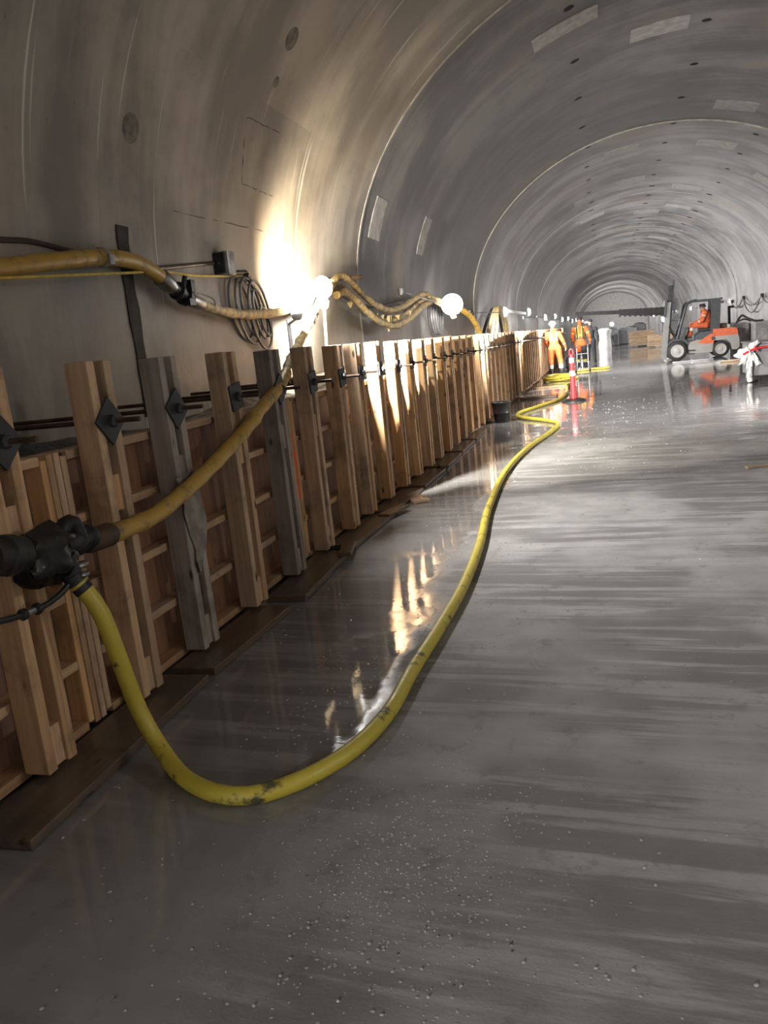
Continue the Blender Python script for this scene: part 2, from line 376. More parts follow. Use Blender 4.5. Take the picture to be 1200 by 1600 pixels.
# light-coloured lips at the ring joints
for k, y in enumerate([10.8, 21.3, 31.8, 42.3, 52.8]):
    w = .05 if k == 0 else .03
    off = .078 if k == 0 else .037
    prof = [(CX - (A - off), .9), (CX - (A - off), 1.5)] + [lining(off, math.pi * q / 60) for q in range(61)] + [(CX + A - off, 1.0)]
    vs, fs, uv = sheet(y - w, y + (.002 if k == 0 else w), prof, 1)
    n = len(prof); cc = Vector((CX, 0, 1.5)); out = []
    for (x, yy, z) in vs:
        d = Vector((x - CX, 0, z - 1.5)).normalized() * .03; out.append((x + d.x, yy, z + d.z))
    b = len(vs)
    fs2 = fs + [tuple(b + q for q in f) for f in fs]
    for q in range(n - 1): fs2 += [(q, q + 1, b + q + 1, b + q), (n + q, n + q + 1, b + n + q + 1, b + n + q)]
    m_ = MB(); m_.add(vs + out, fs2); struct('trim_%d' % (k + 1), m_, M['joint'], True)

def ring_at(y):
    for i in range(len(EDGES) - 1):
        if EDGES[i] <= y < EDGES[i + 1]: return i, (.07 if EDGES[i + 1] <= 10.9 else (0., .025, .01, .03)[i % 4])
def owner(y, phi):
    i, off = ring_at(y); return (lefts if phi < math.radians(24) else rights if phi > math.radians(156) else ceils)[i]
def on_wall(y, phi, off, h):
    x, z = lining(off, phi); nx, nz = (CX - x) / A ** 2, (CZ - z) / B ** 2; n = Vector((nx, 0, nz)).normalized(); return Vector((x, y, z)) + n * h
def slab(name, x, y, z, wy, ws, mat, thick=.012, skew=0.):     # thin raised slab that follows the lining
    phi = surf(x, z); _, off = ring_at(y); ds = ws / 4.2; m_ = MB(); K = 5; vs = []
    for h in (-.01, thick):
        for k in range(K + 1):
            f = phi + ds * (k / K - .5)
            for sy in (-.5, .5): vs.append(on_wall(y + sy * wy + skew * (k / K - .5) + random.uniform(-.015, .015), f, off, h))
    q = 2 * (K + 1); fs = []
    for k in range(K):
        a = 2 * k; fs += [(q + a, q + a + 1, q + a + 3, q + a + 2), (a, a + 2, a + 3, a + 1), (a, q + a, q + a + 2, a + 2), (a + 1, a + 3, q + a + 3, q + a + 1)]
    fs += [(0, 1, q + 1, q), (2 * K, q + 2 * K, q + 2 * K + 1, 2 * K + 1)]
    m_.add(vs, fs); return struct(name, m_, mat, True, owner(y, phi))
def socket(x, y, z, r=.055):
    phi = surf(x, z); _, off = ring_at(y); p = on_wall(y, phi, off, .004); n = (on_wall(y, phi, off, 1) - on_wall(y, phi, off, 0))
    m_ = MB(); m_.lathe(p - n * .12, n, [(0, r * .5), (.05, r * .55), (.117, r * .9), (.1215, r * 1.1), (.1225, r), (.1225, r * .1)], 10)
    struct('anchor_socket', m_, M['hole_shade'], True, owner(y, phi))
for x, y, z, wy, ws in [(-3.05, 11.65, 3.32, .55, .62), (-.37, 12.93, 5.72, .5, .9), (1.04, 14.64, 5.99, .6, .8), (2.91, 19.91, 5.8, .7, .8), (.62, 23.36, 5.95, .7, .8), (2.98, 23.61, 5.78, .7, .9),
                        (-3.05, 14.66, 3.38, .5, .7), (-.29, 34.78, 5.74, .9, .9), (1.9, 37.18, 5.98, .9, .9), (3.01, 35.31, 5.77, .9, .9), (2.9, 30.5, 5.8, .8, .9), (-.4, 29.2, 5.7, .8, .8), (1., 28.5, 5.98, .8, .8), (4.6, 26, 5, .8, .8), (1.1, 45, 5.98, 1, 1), (3, 47, 5.78, 1, 1), (-.4, 46, 5.7, 1, 1)]:
    slab('mortar_patch', x, y, z, wy, ws, M['patch'])
for X, z in ((-.25, 5.75), (1.75, 5.99), (3.62, 5.54)):
    y = 12.4 + (.6 if X > 3 else 0.)
    while y < 62:
        socket(X + random.uniform(-.06, .06), y + random.uniform(-.12, .12), z, .07 if y < 30 else .10); y += 2.25
# shallow marks on the near wall: square box-out outline, two round plugs, horizontal shutter joint
for a_, b_ in (((-2.95, 6.94, 3.6), (-2.94, 7.64, 3.62)), ((-2.95, 6.94, 3.6), (-3.15, 7.08, 3.1)), ((-3.15, 7.08, 3.1), (-3.15, 7.78, 3.09)), ((-3.27, 5.9, 2.72), (-3.22, 7.6, 2.75))):
    p0, p1 = surf(a_[0], a_[2]), surf(b_[0], b_[2]); pts = [on_wall(a_[1] + (b_[1] - a_[1]) * k / 6, p0 + (p1 - p0) * k / 6, .07, .0) for k in range(7)]
    m_ = MB(); m_.tube(pts, .0045, 5, .1, False, .004); struct('shutter_mark', m_, M['mark'], False, owner(a_[1], p0))
for x, y, z, r in ((-3.12, 5.27, 3.17, .10), (-2.55, 7.21, 4.24, .10), (-2.77, 7.26, 3.94, .05)):
    phi = surf(x, z); p = on_wall(y, phi, .07, 0); n = on_wall(y, phi, .07, 1) - p
    m_ = MB(); m_.lathe(p - n * .01, n, [(0, r), (.013, r), (.016, r * .9)], 16); struct('plugged_hole', m_, plain('plug_mortar', (.15, .135, .115), .85, 0, .5, 14), True, owner(y, phi))
# channel down the near wall: raised strip, its black standing for inner shade
m_ = MB(); xs = CX - A + .07
pts = [(5.10 + random.uniform(-.012, .012), 5.24 + random.uniform(-.012, .012), 1.2 + k * .11) for k in range(13)]
vs = []; 
for (a_, b_, z) in pts:
    lx = xs if z < CZ else lining(.07, math.asin(min(1, (z - CZ) / (B - .07))))[0]
    sh = (z - 1.2) * -.0; vs += [(lx - .05, a_ + sh, z), (lx - .05, b_ + sh, z), (lx + .010, a_ + sh, z), (lx + .004, b_ + sh, z)]
fs = []
for k in range(12):
    a_ = 4 * k; fs += [(a_ + 2, a_ + 3, a_ + 7, a_ + 6), (a_, a_ + 2, a_ + 6, a_ + 4), (a_ + 1, a_ + 5, a_ + 7, a_ + 3), (a_, a_ + 4, a_ + 5, a_ + 1)]
fs += [(48, 50, 51, 49), (0, 1, 3, 2)]
m_.add(vs, fs); struct('wall_channel', m_, plain('channel_shade', (.012, .011, .010), .85), False, lefts[1])
# fresh concrete inside the forms
m_ = MB(); ny = 200; nx = 8; vs = []; ya, yb = -1., 44.
for j in range(ny + 1):
    for i in range(nx + 1):
        x = -3.19 + (-2.335 + 3.19) * i / nx; y = ya + (yb - ya) * (j / ny) ** 1.6
        vs.append((x, y, 1.13 + .03 * math.sin(y * 2.1 + i) + random.uniform(-.018, .018) + (.03 if i in (0, nx) else 0)))
fs = [(j * (nx + 1) + i, j * (nx + 1) + i + 1, (j + 1) * (nx + 1) + i + 1, (j + 1) * (nx + 1) + i) for j in range(ny) for i in range(nx)]
b0 = len(vs)
vs += [(-3.19, ya, 0.01), (-2.335, ya, 0.01), (-2.335, yb, 0.01), (-3.19, yb, 0.01)]
fs += [(b0, b0 + 1, b0 + 2, b0 + 3), tuple(range(nx + 1)) + (b0 + 1, b0), tuple(ny * (nx + 1) + i for i in range(nx, -1, -1)) + (b0 + 3, b0 + 2),
       tuple(j * (nx + 1) + nx for j in range(ny + 1)) + (b0 + 2, b0 + 1), tuple(j * (nx + 1) for j in range(ny, -1, -1)) + (b0, b0 + 3)]
m_.add(vs, fs); solo('fresh_concrete', m_, M['slurry'], 'dark wet fresh concrete poured between the timber formwork and the tunnel wall', 'concrete')

# ---------------------------------------------------------------- formwork panels
PY = [.21, 2.81, 5.41] + [8.01 + 2.6 * i for i in range(13)]
RZ = (.04, .32, .62, .92, 1.20)
def make_panel(loc, label, sprayed=False):
    r = thing('formwork_section', label, 'formwork', loc, 'plywood formwork sections')
    x0, y0, z0 = loc
    m_ = MB(); m_.box((x0 - .009, y0 + 1.3, .625), (.018, 2.59, 1.19)); part('plywood_sheet', m_, M['ply'], r)
    for z in RZ:
        m_ = MB(); m_.box((x0 + .0455, y0 + 1.3, z), (.09, 2.595 - .17, .04), None, .003); part('rail', m_, M['pine_y'], r)
    for y, sp in ((y0 + .022, True), (y0 + 2.6 - .022, False)):
        m_ = MB(); m_.box((x0 + .0455, y, .625), (.09, .036, 1.19), None, .003); part('end_stud', m_, M['sprayed'] if (sprayed and sp) else M['pine_z'], r, label='stud with sprayed orange marks' if (sprayed and sp) else None)
        m_ = MB(); yy = y + (.043 if sp else -.043); m_.box((x0 + .0455, yy, .625), (.09, .036, 1.15), None, .003); part('inner_stud', m_, M['pine_z'], r)
    return r
FX = -2.315
pan0 = make_panel((FX, PY[0], 0), 'nearest plywood formwork section with ledge rails, cut by left edge of photo')
panS = make_panel((FX, PY[2], 0), 'third formwork section from the left, its end stud sprayed orange', True)
for i, y in enumerate(PY):
    if i in (0, 2): continue
    lab = {1: 'second formwork section from the left, behind the thick yellow hose'}.get(i) or ('%s plywood formwork section counted from the left edge' % ONES[i + 1] if i < 11 else 'plywood formwork section in the far run beyond the bending worker')
    dup(pan0, (FX, y, 0), None, lab)

# ---------------------------------------------------------------- strongback posts
def make_post(mat_a, mat_b, plate_rot, square=.15):
    r = thing('formwork_post', '', 'post'); ORG[r.name] = Vector((0, 0, 0))
    for k, (y, mt) in enumerate(((.026, mat_a), (.144, mat_b))):
        m_ = MB(); m_.box((-.057, y, .815), (.114, .052, 1.52), None, .004); part('plank', m_, mt, r)
    for z in (.14, 1.0):
        m_ = MB(); m_.box((-.057, .085, z), (.085, .064, .16), None, .003); part('spacer_block', m_, mat_a, r)
    m_ = MB(); m_.box((.007, .085, 1.315), (.012, square, square), (plate_rot, 0, 0), .002); m_.lathe((.012, .085, 1.315), (1, 0, 0), [(0, .028), (.02, .028), (.03, .02)], 6); part('washer_plate', m_, M['plate'], r)
    m_ = MB(); m_.cyl((-1.0, .085, 1.315), (.155, .085, 1.315), .011, None, 8); part('tie_rod', m_, M['rust'], r)
    return r
protos = [make_post(M['pine_z'], M['pine_z'], .75), make_post(M['grey_z'], M['grey_z'], .62), make_post(M['pine_z'], M['pine_z'], .15), make_post(M['pine_z'], M['pine_z'], 0., .13)]
POSTY = [2.29, 2.95, 3.54, 4.21, 4.89, 5.52, 6.20, 6.76, 7.42, 8.09, 8.74, 9.40, 10.0]
while POSTY[-1] < 43: POSTY.append(POSTY[-1] + .645)
near_desc = ['orange-brown pair behind the black valve', 'tall pale pair with tilted black diamond plate', 'grey weathered pair with torn sheet hanging on it', 'brown and grey pair behind the yellow hose', 'dark grey pair with the hose crossing its top', 'grey pair just left of the wall lamp', 'pine pair with knots, square dark plate', 'bright-lit pine pair', 'bright-lit pine pair', 'bright-lit pine pair', 'half-lit pine pair', 'half-lit pine pair']
pick = {0: 0, 1: 0, 2: 1, 3: 2, 4: 1, 5: 2, 6: 2}
used = set()
for i, y in enumerate(POSTY):
    k = pick.get(i, 3 if random.random() < .8 else 2)
    if i < 12: lab = '%s twin-plank formwork post from the left, %s' % (ONES[i + 1], near_desc[i])
    elif i < 20: lab = '%s twin-plank timber post of the formwork counted from the left edge' % ONES[i + 1]
    elif y < 27: lab = '%s twin-plank timber post of the formwork beyond the black bucket' % ONES[i - 19]
    else: lab = 'twin-plank post in the far crowded run of formwork beyond the bending worker'
    rot = (random.uniform(-.006, .006), random.uniform(-.004, .006), 0); loc = (-2.09, y, random.uniform(-.008, .004))
    if k not in used:
        used.add(k); o = protos[k]; o.location = loc; o.rotation_euler = rot; o['label'] = lab; o['group'] = 'formwork posts'; ORG[o.name] = Vector(loc)
    else: dup(protos[k], loc, rot, lab, 'formwork posts')

# ---------------------------------------------------------------- sole planks and offcuts on the floor
def plank(name, c, d, rz, mat, label, tilt=0., grp=None, cat='plank'):
    m_ = MB(); m_.box((0, 0, 0), d, None, .004); o = solo(name, m_, mat, label, cat, (0, 0, 0), grp); o.location = (c[0], c[1], d[2] / 2 + c[2]); o.rotation_euler = (tilt, 0, rz); return o
plank('sole_plank', (-2.05, 2.60, .002), (.27, 1.34, .038), .03, M['wet_y'], 'brown board lying under the nearest posts with the hose above it')
plank('sole_plank', (-2.05, 3.82, .002), (.25, .95, .038), -.03, M['wet_y'], 'wet board under the third and fourth posts')
plank('sole_plank', (-2.04, 5.02, .002), (.26, 1.1, .038), .05, M['wet_y'], 'dark board under the fifth and sixth posts, beside the puddle')
plank('sole_plank', (-2.03, 1.25, .002), (.22, 1.0, .038), .0, M['wet_y'], 'board end peeping in at the bottom of the left edge')
for k, y in enumerate([6.3, 7.5, 8.75, 10.0, 11.25, 12.5, 14.9, 16.1]):
    plank('sole_plank', (-2.04 + random.uniform(-.03, .03), y, .002), (.24, 1.12, .034), random.uniform(-.03, .03), M['wet_y'],
          '%s dark sole board beyond the sixth post, lying under the lit posts' % ONES[k + 1], 0, 'dark boards under the posts')
plank('timber_offcut', (-1.86, 7.55, .002), (.17, .32, .03), .5, M['pine_y'], 'pale wood offcut on the wet floor near the lit posts')
plank('timber_offcut', (-1.93, 6.9, .036), (.12, .40, .025), -.25, M['wet_y'], 'thin dark offcut lying over a sole board')
plank('timber_offcut', (-1.95, 5.55, .04), (.10, .36, .03), .2, M['wet_y'], 'short dark offcut on the board by the sixth post')
plank('timber_offcut', (-1.95, 9.4, .037), (.10, .30, .025), .3, M['wet_y'], 'dark offcut on the sole boards halfway to the bucket')
plank('loose_board', (-1.45, 22.3, .002), (.95, .22, .04), -.06, M['pine_x'], 'pale board lying crosswise past the red post base')
plank('loose_board', (-1.55, 19.0, .002), (.85, .24, .05), -.05, M['wet_y'], 'dark board lying crosswise beyond the black bucket')
plank('loose_board', (1.42, 8.33, .001), (.34, .08, .02), .22, M['pine_x'], 'broken brown wood scrap on the floor at right edge')
plank('loose_board', (1.62, 8.37, .001), (.30, .05, .016), .05, M['grey_z'], 'grey splinter beside the brown wood scrap at right edge')
plank('loose_board', (3.6, 26.6, .002), (.52, .12, .06), .1, M['pine_x'], 'yellowish timber piece on the floor behind the forklift rear wheel')
plank('loose_board', (2.8, 29.2, .002), (1.3, .12, .04), .0, M['box_grey'], 'pale grey batten on the floor under the forklift')

# ---------------------------------------------------------------- yellow hose on the floor
R_ = .033
pts = [(-1.935, 2.42, .80), (-1.90, 2.435, .745), (-1.86, 2.455, .64), (-1.84, 2.485, .44), (-1.82, 2.52, .22), (-1.74, 2.50, .075), (-1.58, 2.375, R_), (-1.402, 2.28, R_), (-1.266, 2.275, R_), (-1.167, 2.335, R_), (-1.067, 2.459, R_), (-.98, 2.652, R_), (-.931, 2.952, R_), (-.93, 3.38, R_), (-.912, 3.879, R_), (-.905, 4.645, R_), (-.954, 5.644, R_), (-1.067, 6.996, R_), (-1.13, 8.87, R_), (-1.045, 10.558, R_), (-.853, 12.119, R_), (-.80, 13.2, R_), (-1.07, 13.85, R_), (-1.525, 14.6, R_), (-1.66, 15.4, R_), (-1.39, 16.5, R_), (-1.02, 17.9, R_), (-.93, 19.6, R_), (-1.02, 21.2, R_ + .06), (-1.0, 22.8, R_)]
h = thing('floor_hose', 'long yellow hose snaking from the black valve across the wet floor', 'hose', (-1.4, 2.28, 0))
m_ = MB(); m_.tube(pts, R_, 12, .05); part('hose_line', m_, M['hose_yellow'], h, True)
m_ = MB(); m_.cyl((-1.937, 2.415, .82), (-1.918, 2.428, .775), .038, None, 14); m_.cyl((-1.912, 2.431, .762), (-1.90, 2.437, .74), .037, None, 14); part('hose_clamp', m_, M['iron'], h, True, 'black clamp bands')
# coil of the same hose by the workers
m_ = MB()
for k, (r, dz, dx) in enumerate(((.42, .035, 0), (.50, .05, .04), (.46, .11, -.03), (.40, .15, .02))):
    m_.tube([(-1.42 + dx + r * math.cos(a * math.pi / 6), 25.2 + dx + 1.25 * r * math.sin(a * math.pi / 6), dz + .012 * math.sin(a * 2)) for a in range(12)], .034, 8, .12, True)
solo('hose_coil', m_, M['hose_yellow'], 'flat coil of yellow hose on the floor before the worker in white helmet', 'hose', (-1.42, 25.2, 0), None, True)
m_ = MB(); m_.tube([(-1.15, 29.6, .037), (-.8, 29.4, .037), (-.45, 29.7, .037), (-.1, 29.5, .037), (.08, 29.8, .037)], .036, 8, .1)
solo('hose_end', m_, M['hose_yellow'], 'short length of yellow hose on the floor beside the trolley wheels', 'hose', (-.5, 29.5, 0), None, True)

# ---------------------------------------------------------------- black valve, thick hose over the forms
v0 = thing('hose_valve', 'black plastic-wrapped hose valve hanging in front of the nearest posts', 'valve', (-1.96, 2.3, .75))
m_ = MB(); m_.lathe((-1.975, 2.10, .965), (.02, .52, -.085), [(0, .055), (.05, .06), (.055, .072), (.09, .072), (.095, .06), (.14, .062)], 14); part('inlet_coupling', m_, M['rubber'], v0, True)
m_ = MB()
bm = bmesh.new(); bmesh.ops.create_icosphere(bm, subdivisions=3, radius=1)
for w in bm.verts:
    n_ = 1 + .13 * math.sin(w.co.x * 5 + 1) * math.cos(w.co.z * 6) + .10 * math.sin(w.co.y * 9) + random.uniform(-.05, .05)
    w.co = Vector((w.co.x * .075 * n_, w.co.y * .165 * n_, (w.co.z * .095 - max(0, -w.co.z) * .02) * n_))
bm.verts.index_update(); m_.add([w.co + Vector((-1.965, 2.345, .915)) for w in bm.verts], [[w.index for w in f.verts] for f in bm.faces]); bm.free()
part('plastic_wrap', m_, M['plastic_bag'], v0, True)
m_ = MB(); m_.tube([(-1.955, 2.42, .95), (-1.95, 2.46, .99), (-1.945, 2.50, .985), (-1.94, 2.515, .93), (-1.95, 2.50, .885)], .030, 10, .03); part('cam_lever', m_, M['iron'], v0, True)
m_ = MB(); m_.lathe((-1.955, 2.42, .915), (-.015, .22, -.01), [(0, .042), (.05, .05), (.06, .058), (.09, .058), (.10, .046), (.16, .044), (.165, .05), (.19, .05), (.2, .044)], 14); part('outlet_coupling', m_, M['iron'], v0, True)
m_ = MB(); m_.lathe((-1.955, 2.385, .915), (.05, .06, -.20), [(0, .05), (.04, .046), (.045, .056), (.065, .056), (.07, .045), (.11, .042), (.115, .034), (.15, .034)], 14); part('lower_spout', m_, M['iron'], v0, True)
m_ = MB(); m_.tube([(-1.93, 2.40, .965), (-1.925, 2.425, .94), (-1.922, 2.44, .90), (-1.922, 2.44, .87)], .007, 6, .02); part('safety_clip', m_, M['cord_yellow'], v0, True, 'yellow clip')
m_ = MB(); m_.ball((-1.905, 2.455, .835), (.02, .035, .015)); m_.ball((-1.90, 2.445, .80), (.02, .03, .013)); part('wing_nut', m_, M['steel'], v0, True, 'bright worn wing nut')
w = thing('whip_line', 'thin black rubber line with two ferrules hanging below the valve', 'cable', (-1.94, 2.2, .73))
m_ = MB(); m_.tube([(-1.95, 1.85, .82), (-1.95, 2.0, .775), (-1.95, 2.10, .752), (-1.95, 2.20, .742), (-1.945, 2.29, .742), (-1.935, 2.37, .765), (-1.93, 2.42, .80), (-1.94, 2.44, .84)], .0115, 8, .03); part('line', m_, M['rubber'], w, True)
for y, z in ((2.165, .745), (2.235, .741)):
    m_ = MB(); m_.lathe((-1.949, y - .014, z), (0, 1, 0), [(0, .012), (.006, .021), (.02, .021), (.028, .012)], 10); part('ferrule', m_, M['rubber'], w, True)
m_ = MB(); m_.cyl((-1.949, 2.182, .744), (-1.949, 2.218, .7415), .012, None, 8); part('joint_sleeve', m_, M['galv'], w, True)

d = thing('delivery_hose', 'thick ochre hose rising from the valve over the posts to the lamp', 'hose', (-2.0, 2.7, .85))
pts = [(-1.975, 2.60, .885), (-1.99, 2.72, .876), (-2.0, 2.86, .868), (-2.01, 3.17, .872), (-2.02, 3.62, .955), (-2.03, 4.17, 1.10), (-2.04, 4.55, 1.23), (-2.09, 4.92, 1.305), (-2.19, 5.37, 1.40), (-2.34, 5.82, 1.47), (-2.52, 6.648, 1.671), (-2.65, 7.373, 1.895), (-2.76, 8.057, 2.115), (-2.86, 8.70, 2.25)]
m_ = MB(); m_.lathe((-1.973, 2.585, .888), (-.015, .2, -.012), [(0, .042), (.02, .048), (.17, .050), (.19, .043)], 14); part('end_ferrule', m_, M['rust'], d, True, 'rusty steel ferrule')
m_ = MB(); m_.tube(pts[0:9], lambda u: .040 + .002 * math.sin(u * 90) + (.005 if .86 < u < .9 else 0) + (.006 if .62 < u < .65 else 0), 12, .03); part('hose_line', m_, M['hose_ochre'], d, True)
m_ = MB(); m_.tube(pts[8:], lambda u: .034 + .006 * math.sin(u * 60) * math.sin(u * 23), 10, .03, False, .004); part('crusted_end', m_, M['hose_crust'], d, True, 'hose end caked with dried concrete')
m_ = MB()
for u in range(16):
    p = Vector(pts[8]).lerp(Vector(pts[9]), u / 16) if u < 6 else Vector(pts[9 + min(3, (u - 6) // 3)]).lerp(Vector(pts[10 + min(3, (u - 6) // 3)]), random.random())
    m_.cyl(p + Vector((0, 0, -.02)), p + Vector((random.uniform(-.02, .02), random.uniform(-.03, .03), -.06 - random.random() * .05)), .014, .003, 5)
part('concrete_drips', m_, M['hose_crust'], d, True)
# torn sheet hanging on the third post
m_ = MB(); vs = []; fs = []
wid = [(.00, .19), (.0, .20), (.01, .21), (.0, .20), (.02, .20), (.03, .185), (.05, .17), (.02, .10), (.03, .06)]
for k, (a_, b_) in enumerate(wid):
    z = .98 - k * .065
    for q in range(6): vs.append((-2.078 + .008 * math.sin(q * 2 + k), 3.50 + a_ + (b_ - a_) * q / 5 + .006 * k, z + random.uniform(-.012, .012)))
for k in range(len(wid) - 1):
    for q in range(5): a_ = k * 6 + q; fs.append((a_, a_ + 1, a_ + 7, a_ + 6))
n_ = len(vs); vs += [(x - .006, y, z) for x, y, z in vs]; fs += [tuple(n_ + q for q in f[::-1]) for f in fs]
m_.add(vs, fs); solo('torn_sheet', m_, M['cloth_grey'], 'torn grey sheet hanging on the third post below the ochre hose', 'sheet', (-2.08, 3.6, .9), None, True)

# ---------------------------------------------------------------- services along the left wall
wh = thing('service_hose', 'thick ochre hose along the left wall with steel couplings', 'hose', (-3.08, 5, 2.1))
m_ = MB(); m_.tube([(-3.08, 3.0, 2.02), (-3.08, 3.75, 2.13), (-3.08, 4.22, 2.20), (-3.08, 4.68, 2.258), (-3.08, 5.04, 2.265), (-3.08, 5.30, 2.21), (-3.08, 5.42, 2.17)], .054, 12, .06); part('hose_line', m_, M['hose_ochre'], wh, True)
m_ = MB(); m_.lathe((-3.08, 4.69, 2.26), (0, 1, .06), [(0, .056), (.005, .064), (.04, .064), (.045, .056)], 14); m_.box((-3.02, 4.71, 2.24), (.03, .05, .06)); part('hose_clamp', m_, M['galv'], wh, True, 'galvanised clamp')
m_ = MB(); m_.lathe((-3.08, 5.40, 2.178), (0, .22, -.10), [(0, .058), (.01, .066), (.12, .064), (.13, .052), (.17, .05)], 14); part('steel_ferrule', m_, M['steel'], wh, True)
m_ = MB(); m_.lathe((-3.08, 5.56, 2.108), (0, .33, -.11), [(0, .05), (.05, .05), (.055, .07), (.09, .07), (.095, .055), (.15, .055), (.155, .075), (.20, .075), (.205, .05), (.26, .05)], 12)
m_.box((-3.02, 5.72, 2.12), (.05, .06, .09)); m_.box((-3.03, 5.70, 2.0), (.05, .09, .05)); m_.cyl((-3.04, 5.64, 2.10), (-3.02, 5.66, 2.19), .02, None, 8); part('cam_coupling', m_, M['iron'], wh, True)
m_ = MB(); m_.lathe((-3.08, 5.80, 2.026), (0, .33, -.06), [(0, .05), (.02, .056), (.16, .052), (.19, .042)], 12); part('outlet_ferrule', m_, M['steel'], wh, True)
m_ = MB(); m_.tube([(-3.03, 5.74, 2.07), (-3.02, 5.95, 2.06), (-3.02, 6.10, 2.02), (-3.06, 6.12, 1.95), (-3.10, 6.05, 1.94)], .006, 6, .04); part('safety_wire', m_, M['steel'], wh, True)
m_ = MB(); m_.tube([(-3.08, 5.97, 1.995), (-3.07, 6.3, 1.945), (-3.06, 6.8, 1.925), (-3.04, 7.4, 1.95), (-3.02, 7.9, 2.02), (-3.0, 8.5, 2.18), (-2.98, 8.95, 2.27)], lambda u: .042 + .004 * math.sin(u * 50), 10, .05, False, .002); part('crusted_length', m_, M['hose_crust'], wh, True)
m_ = MB(); m_.tube([(-3.19, 3.0, 2.27), (-3.19, 3.94, 2.31), (-3.19, 4.16, 2.325), (-3.19, 4.5, 2.305), (-3.185, 4.9, 2.262), (-3.18, 5.2, 2.24), (-3.18, 5.6, 2.265), (-3.19, 6.1, 2.32), (-3.19, 6.55, 2.37)], .017, 8, .08); solo('service_cable', m_, M['cable_brown'], 'dark brown cable sagging along the left wall above the ochre hose', 'cable', (-3.19, 4.5, 2.3), None, True)
m_ = MB(); m_.tube([(-3.0, 3.0, 2.02), (-3.0, 3.6, 2.06), (-3.02, 4.8, 2.16), (-3.16, 5.6, 2.235), (-3.16, 6.1, 2.235), (-3.16, 6.6, 2.26), (-3.16, 7.2, 2.29)], .009, 6, .1); solo('yellow_cord', m_, M['cord_yellow'], 'thin yellow cord stretched along the wall to the bracket', 'cord', (-3.16, 5.6, 2.2), None, True)
br = thing('cable_bracket', 'grey bolted bracket on the left wall holding the cable coil', 'bracket', (-3.2, 6.6, 2.3))
m_ = MB(); m_.box((-3.125, 6.60, 2.36), (.14, .13, .20), None, .008); part('bracket_box', m_, M['galv'], br)
m_ = MB(); m_.box((-3.14, 6.525, 2.36), (.10, .02, .17)); m_.ball((-3.14, 6.51, 2.36), .018); part('bracket_plate', m_, M['iron'], br)
m_ = MB(); m_.cyl((-3.2, 6.66, 2.30), (-3.2, 7.18, 2.33), .022, None, 8); m_.cyl((-3.12, 7.0, 2.29), (-3.12, 7.1, 2.18), .03, None, 8); part('bracket_arm', m_, M['iron'], br, True)
m_ = MB()
for k, (ry, rz, dy, dz) in enumerate(((.21, .27, -.12, .02), (.22, .29, -.02, .0), (.20, .26, .03, .03), (.22, .31, .16, -.04), (.13, .22, .12, -.03), (.09, .13, .17, -.10))):
    m_.tube([(-3.16 + .02 * k + .02 * math.sin(a * math.pi / 8), 7.0 + dy + ry * math.cos(a * math.pi / 8) - .10 * math.sin(a * math.pi / 8), 1.965 + dz + rz * math.sin(a * math.pi / 8)) for a in range(16)], .013, 7, .06, True)
solo('cable_coil', m_, M['cable'], 'hanging coil of grey cable on the wall left of the bright lamp', 'cable', (-3.17, 7.0, 1.98), None, True)
# bundle of hoses drooping between the first two lamps
bu = thing('hose_bundle', 'crusted yellow hoses drooping in a bundle between the first two lamps', 'hose', (-3.0, 11, 2))
base = [(-2.98, 8.85, 2.24), (-3.0, 9.25, 2.33), (-3.0, 9.62, 2.29), (-3.0, 10.3, 2.10), (-3.0, 11.2, 1.985), (-3.0, 12.0, 2.02), (-3.0, 12.8, 2.14), (-3.0, 13.5, 2.26), (-3.0, 14.1, 2.30)]
for k, (dx, dz, sag) in enumerate(((.06, .05, 0), (.02, -.05, .05), (.10, -.10, .08))):
    m_ = MB(); m_.tube([(x + dx, y, z + dz - sag * math.sin(math.pi * i / 8)) for i, (x, y, z) in enumerate(base)], lambda u: .042 + .004 * math.sin(u * 70 + k), 9, .08, False, .004); part('hose_line', m_, M['hose_crust'], bu, True)
m_ = MB()
for y, l in ((10.6, .06), (10.9, .08), (11.2, .20), (11.3, .12), (11.8, .06), (12.6, .07), (9.5, .05)):
    m_.cyl((-2.94, y, 1.95 + abs(y - 11.2) ** 2 * .05), (-2.94, y + .02, 1.93 - l + abs(y - 11.2) ** 2 * .05), .045, .01, 6)
part('hanging_crust', m_, M['hose_crust'], bu)
for a_, b_ in (((-2.95, 14.1, 2.33), (-2.62, 15.2, 2.02)), ((-2.92, 14.1, 2.28), (-2.70, 15.3, 1.95))):
    m_ = MB(); m_.tube([a_, Vector(a_).lerp(Vector(b_), .5) + Vector((0, 0, .03)), b_], .038, 8, .1); part('hose_line', m_, M['hose_crust'], bu, True)
m_ = MB(); m_.cyl((-3.2, 9.25, 2.36), (-2.8, 9.65, 2.38), .022, None, 8); part('support_peg', m_, M['rust'], bu)
m_ = MB(); m_.tube([(-3.2, 9.4, 2.30), (-3.2, 10.5, 2.16), (-3.2, 11.8, 2.12), (-3.2, 13.2, 2.24), (-3.2, 15., 2.3)], .014, 6, .15); solo('service_cable', m_, M['cable'], 'thin dark cable on the wall behind the drooping hose bundle', 'cable', (-3.2, 12, 2.1), None, True)
m_ = MB()
for k in range(3): m_.tube([(-3.14 + .02 * k, 15.55 + .12 * k + .32 * math.cos(a * math.pi / 7), 1.98 + .30 * math.sin(a * math.pi / 7)) for a in range(14)], .022, 6, .1, True)
solo('cable_coil', m_, M['cable'], 'black cable coil on the wall beside the second lamp', 'cable', (-3.14, 15.6, 1.98), None, True)
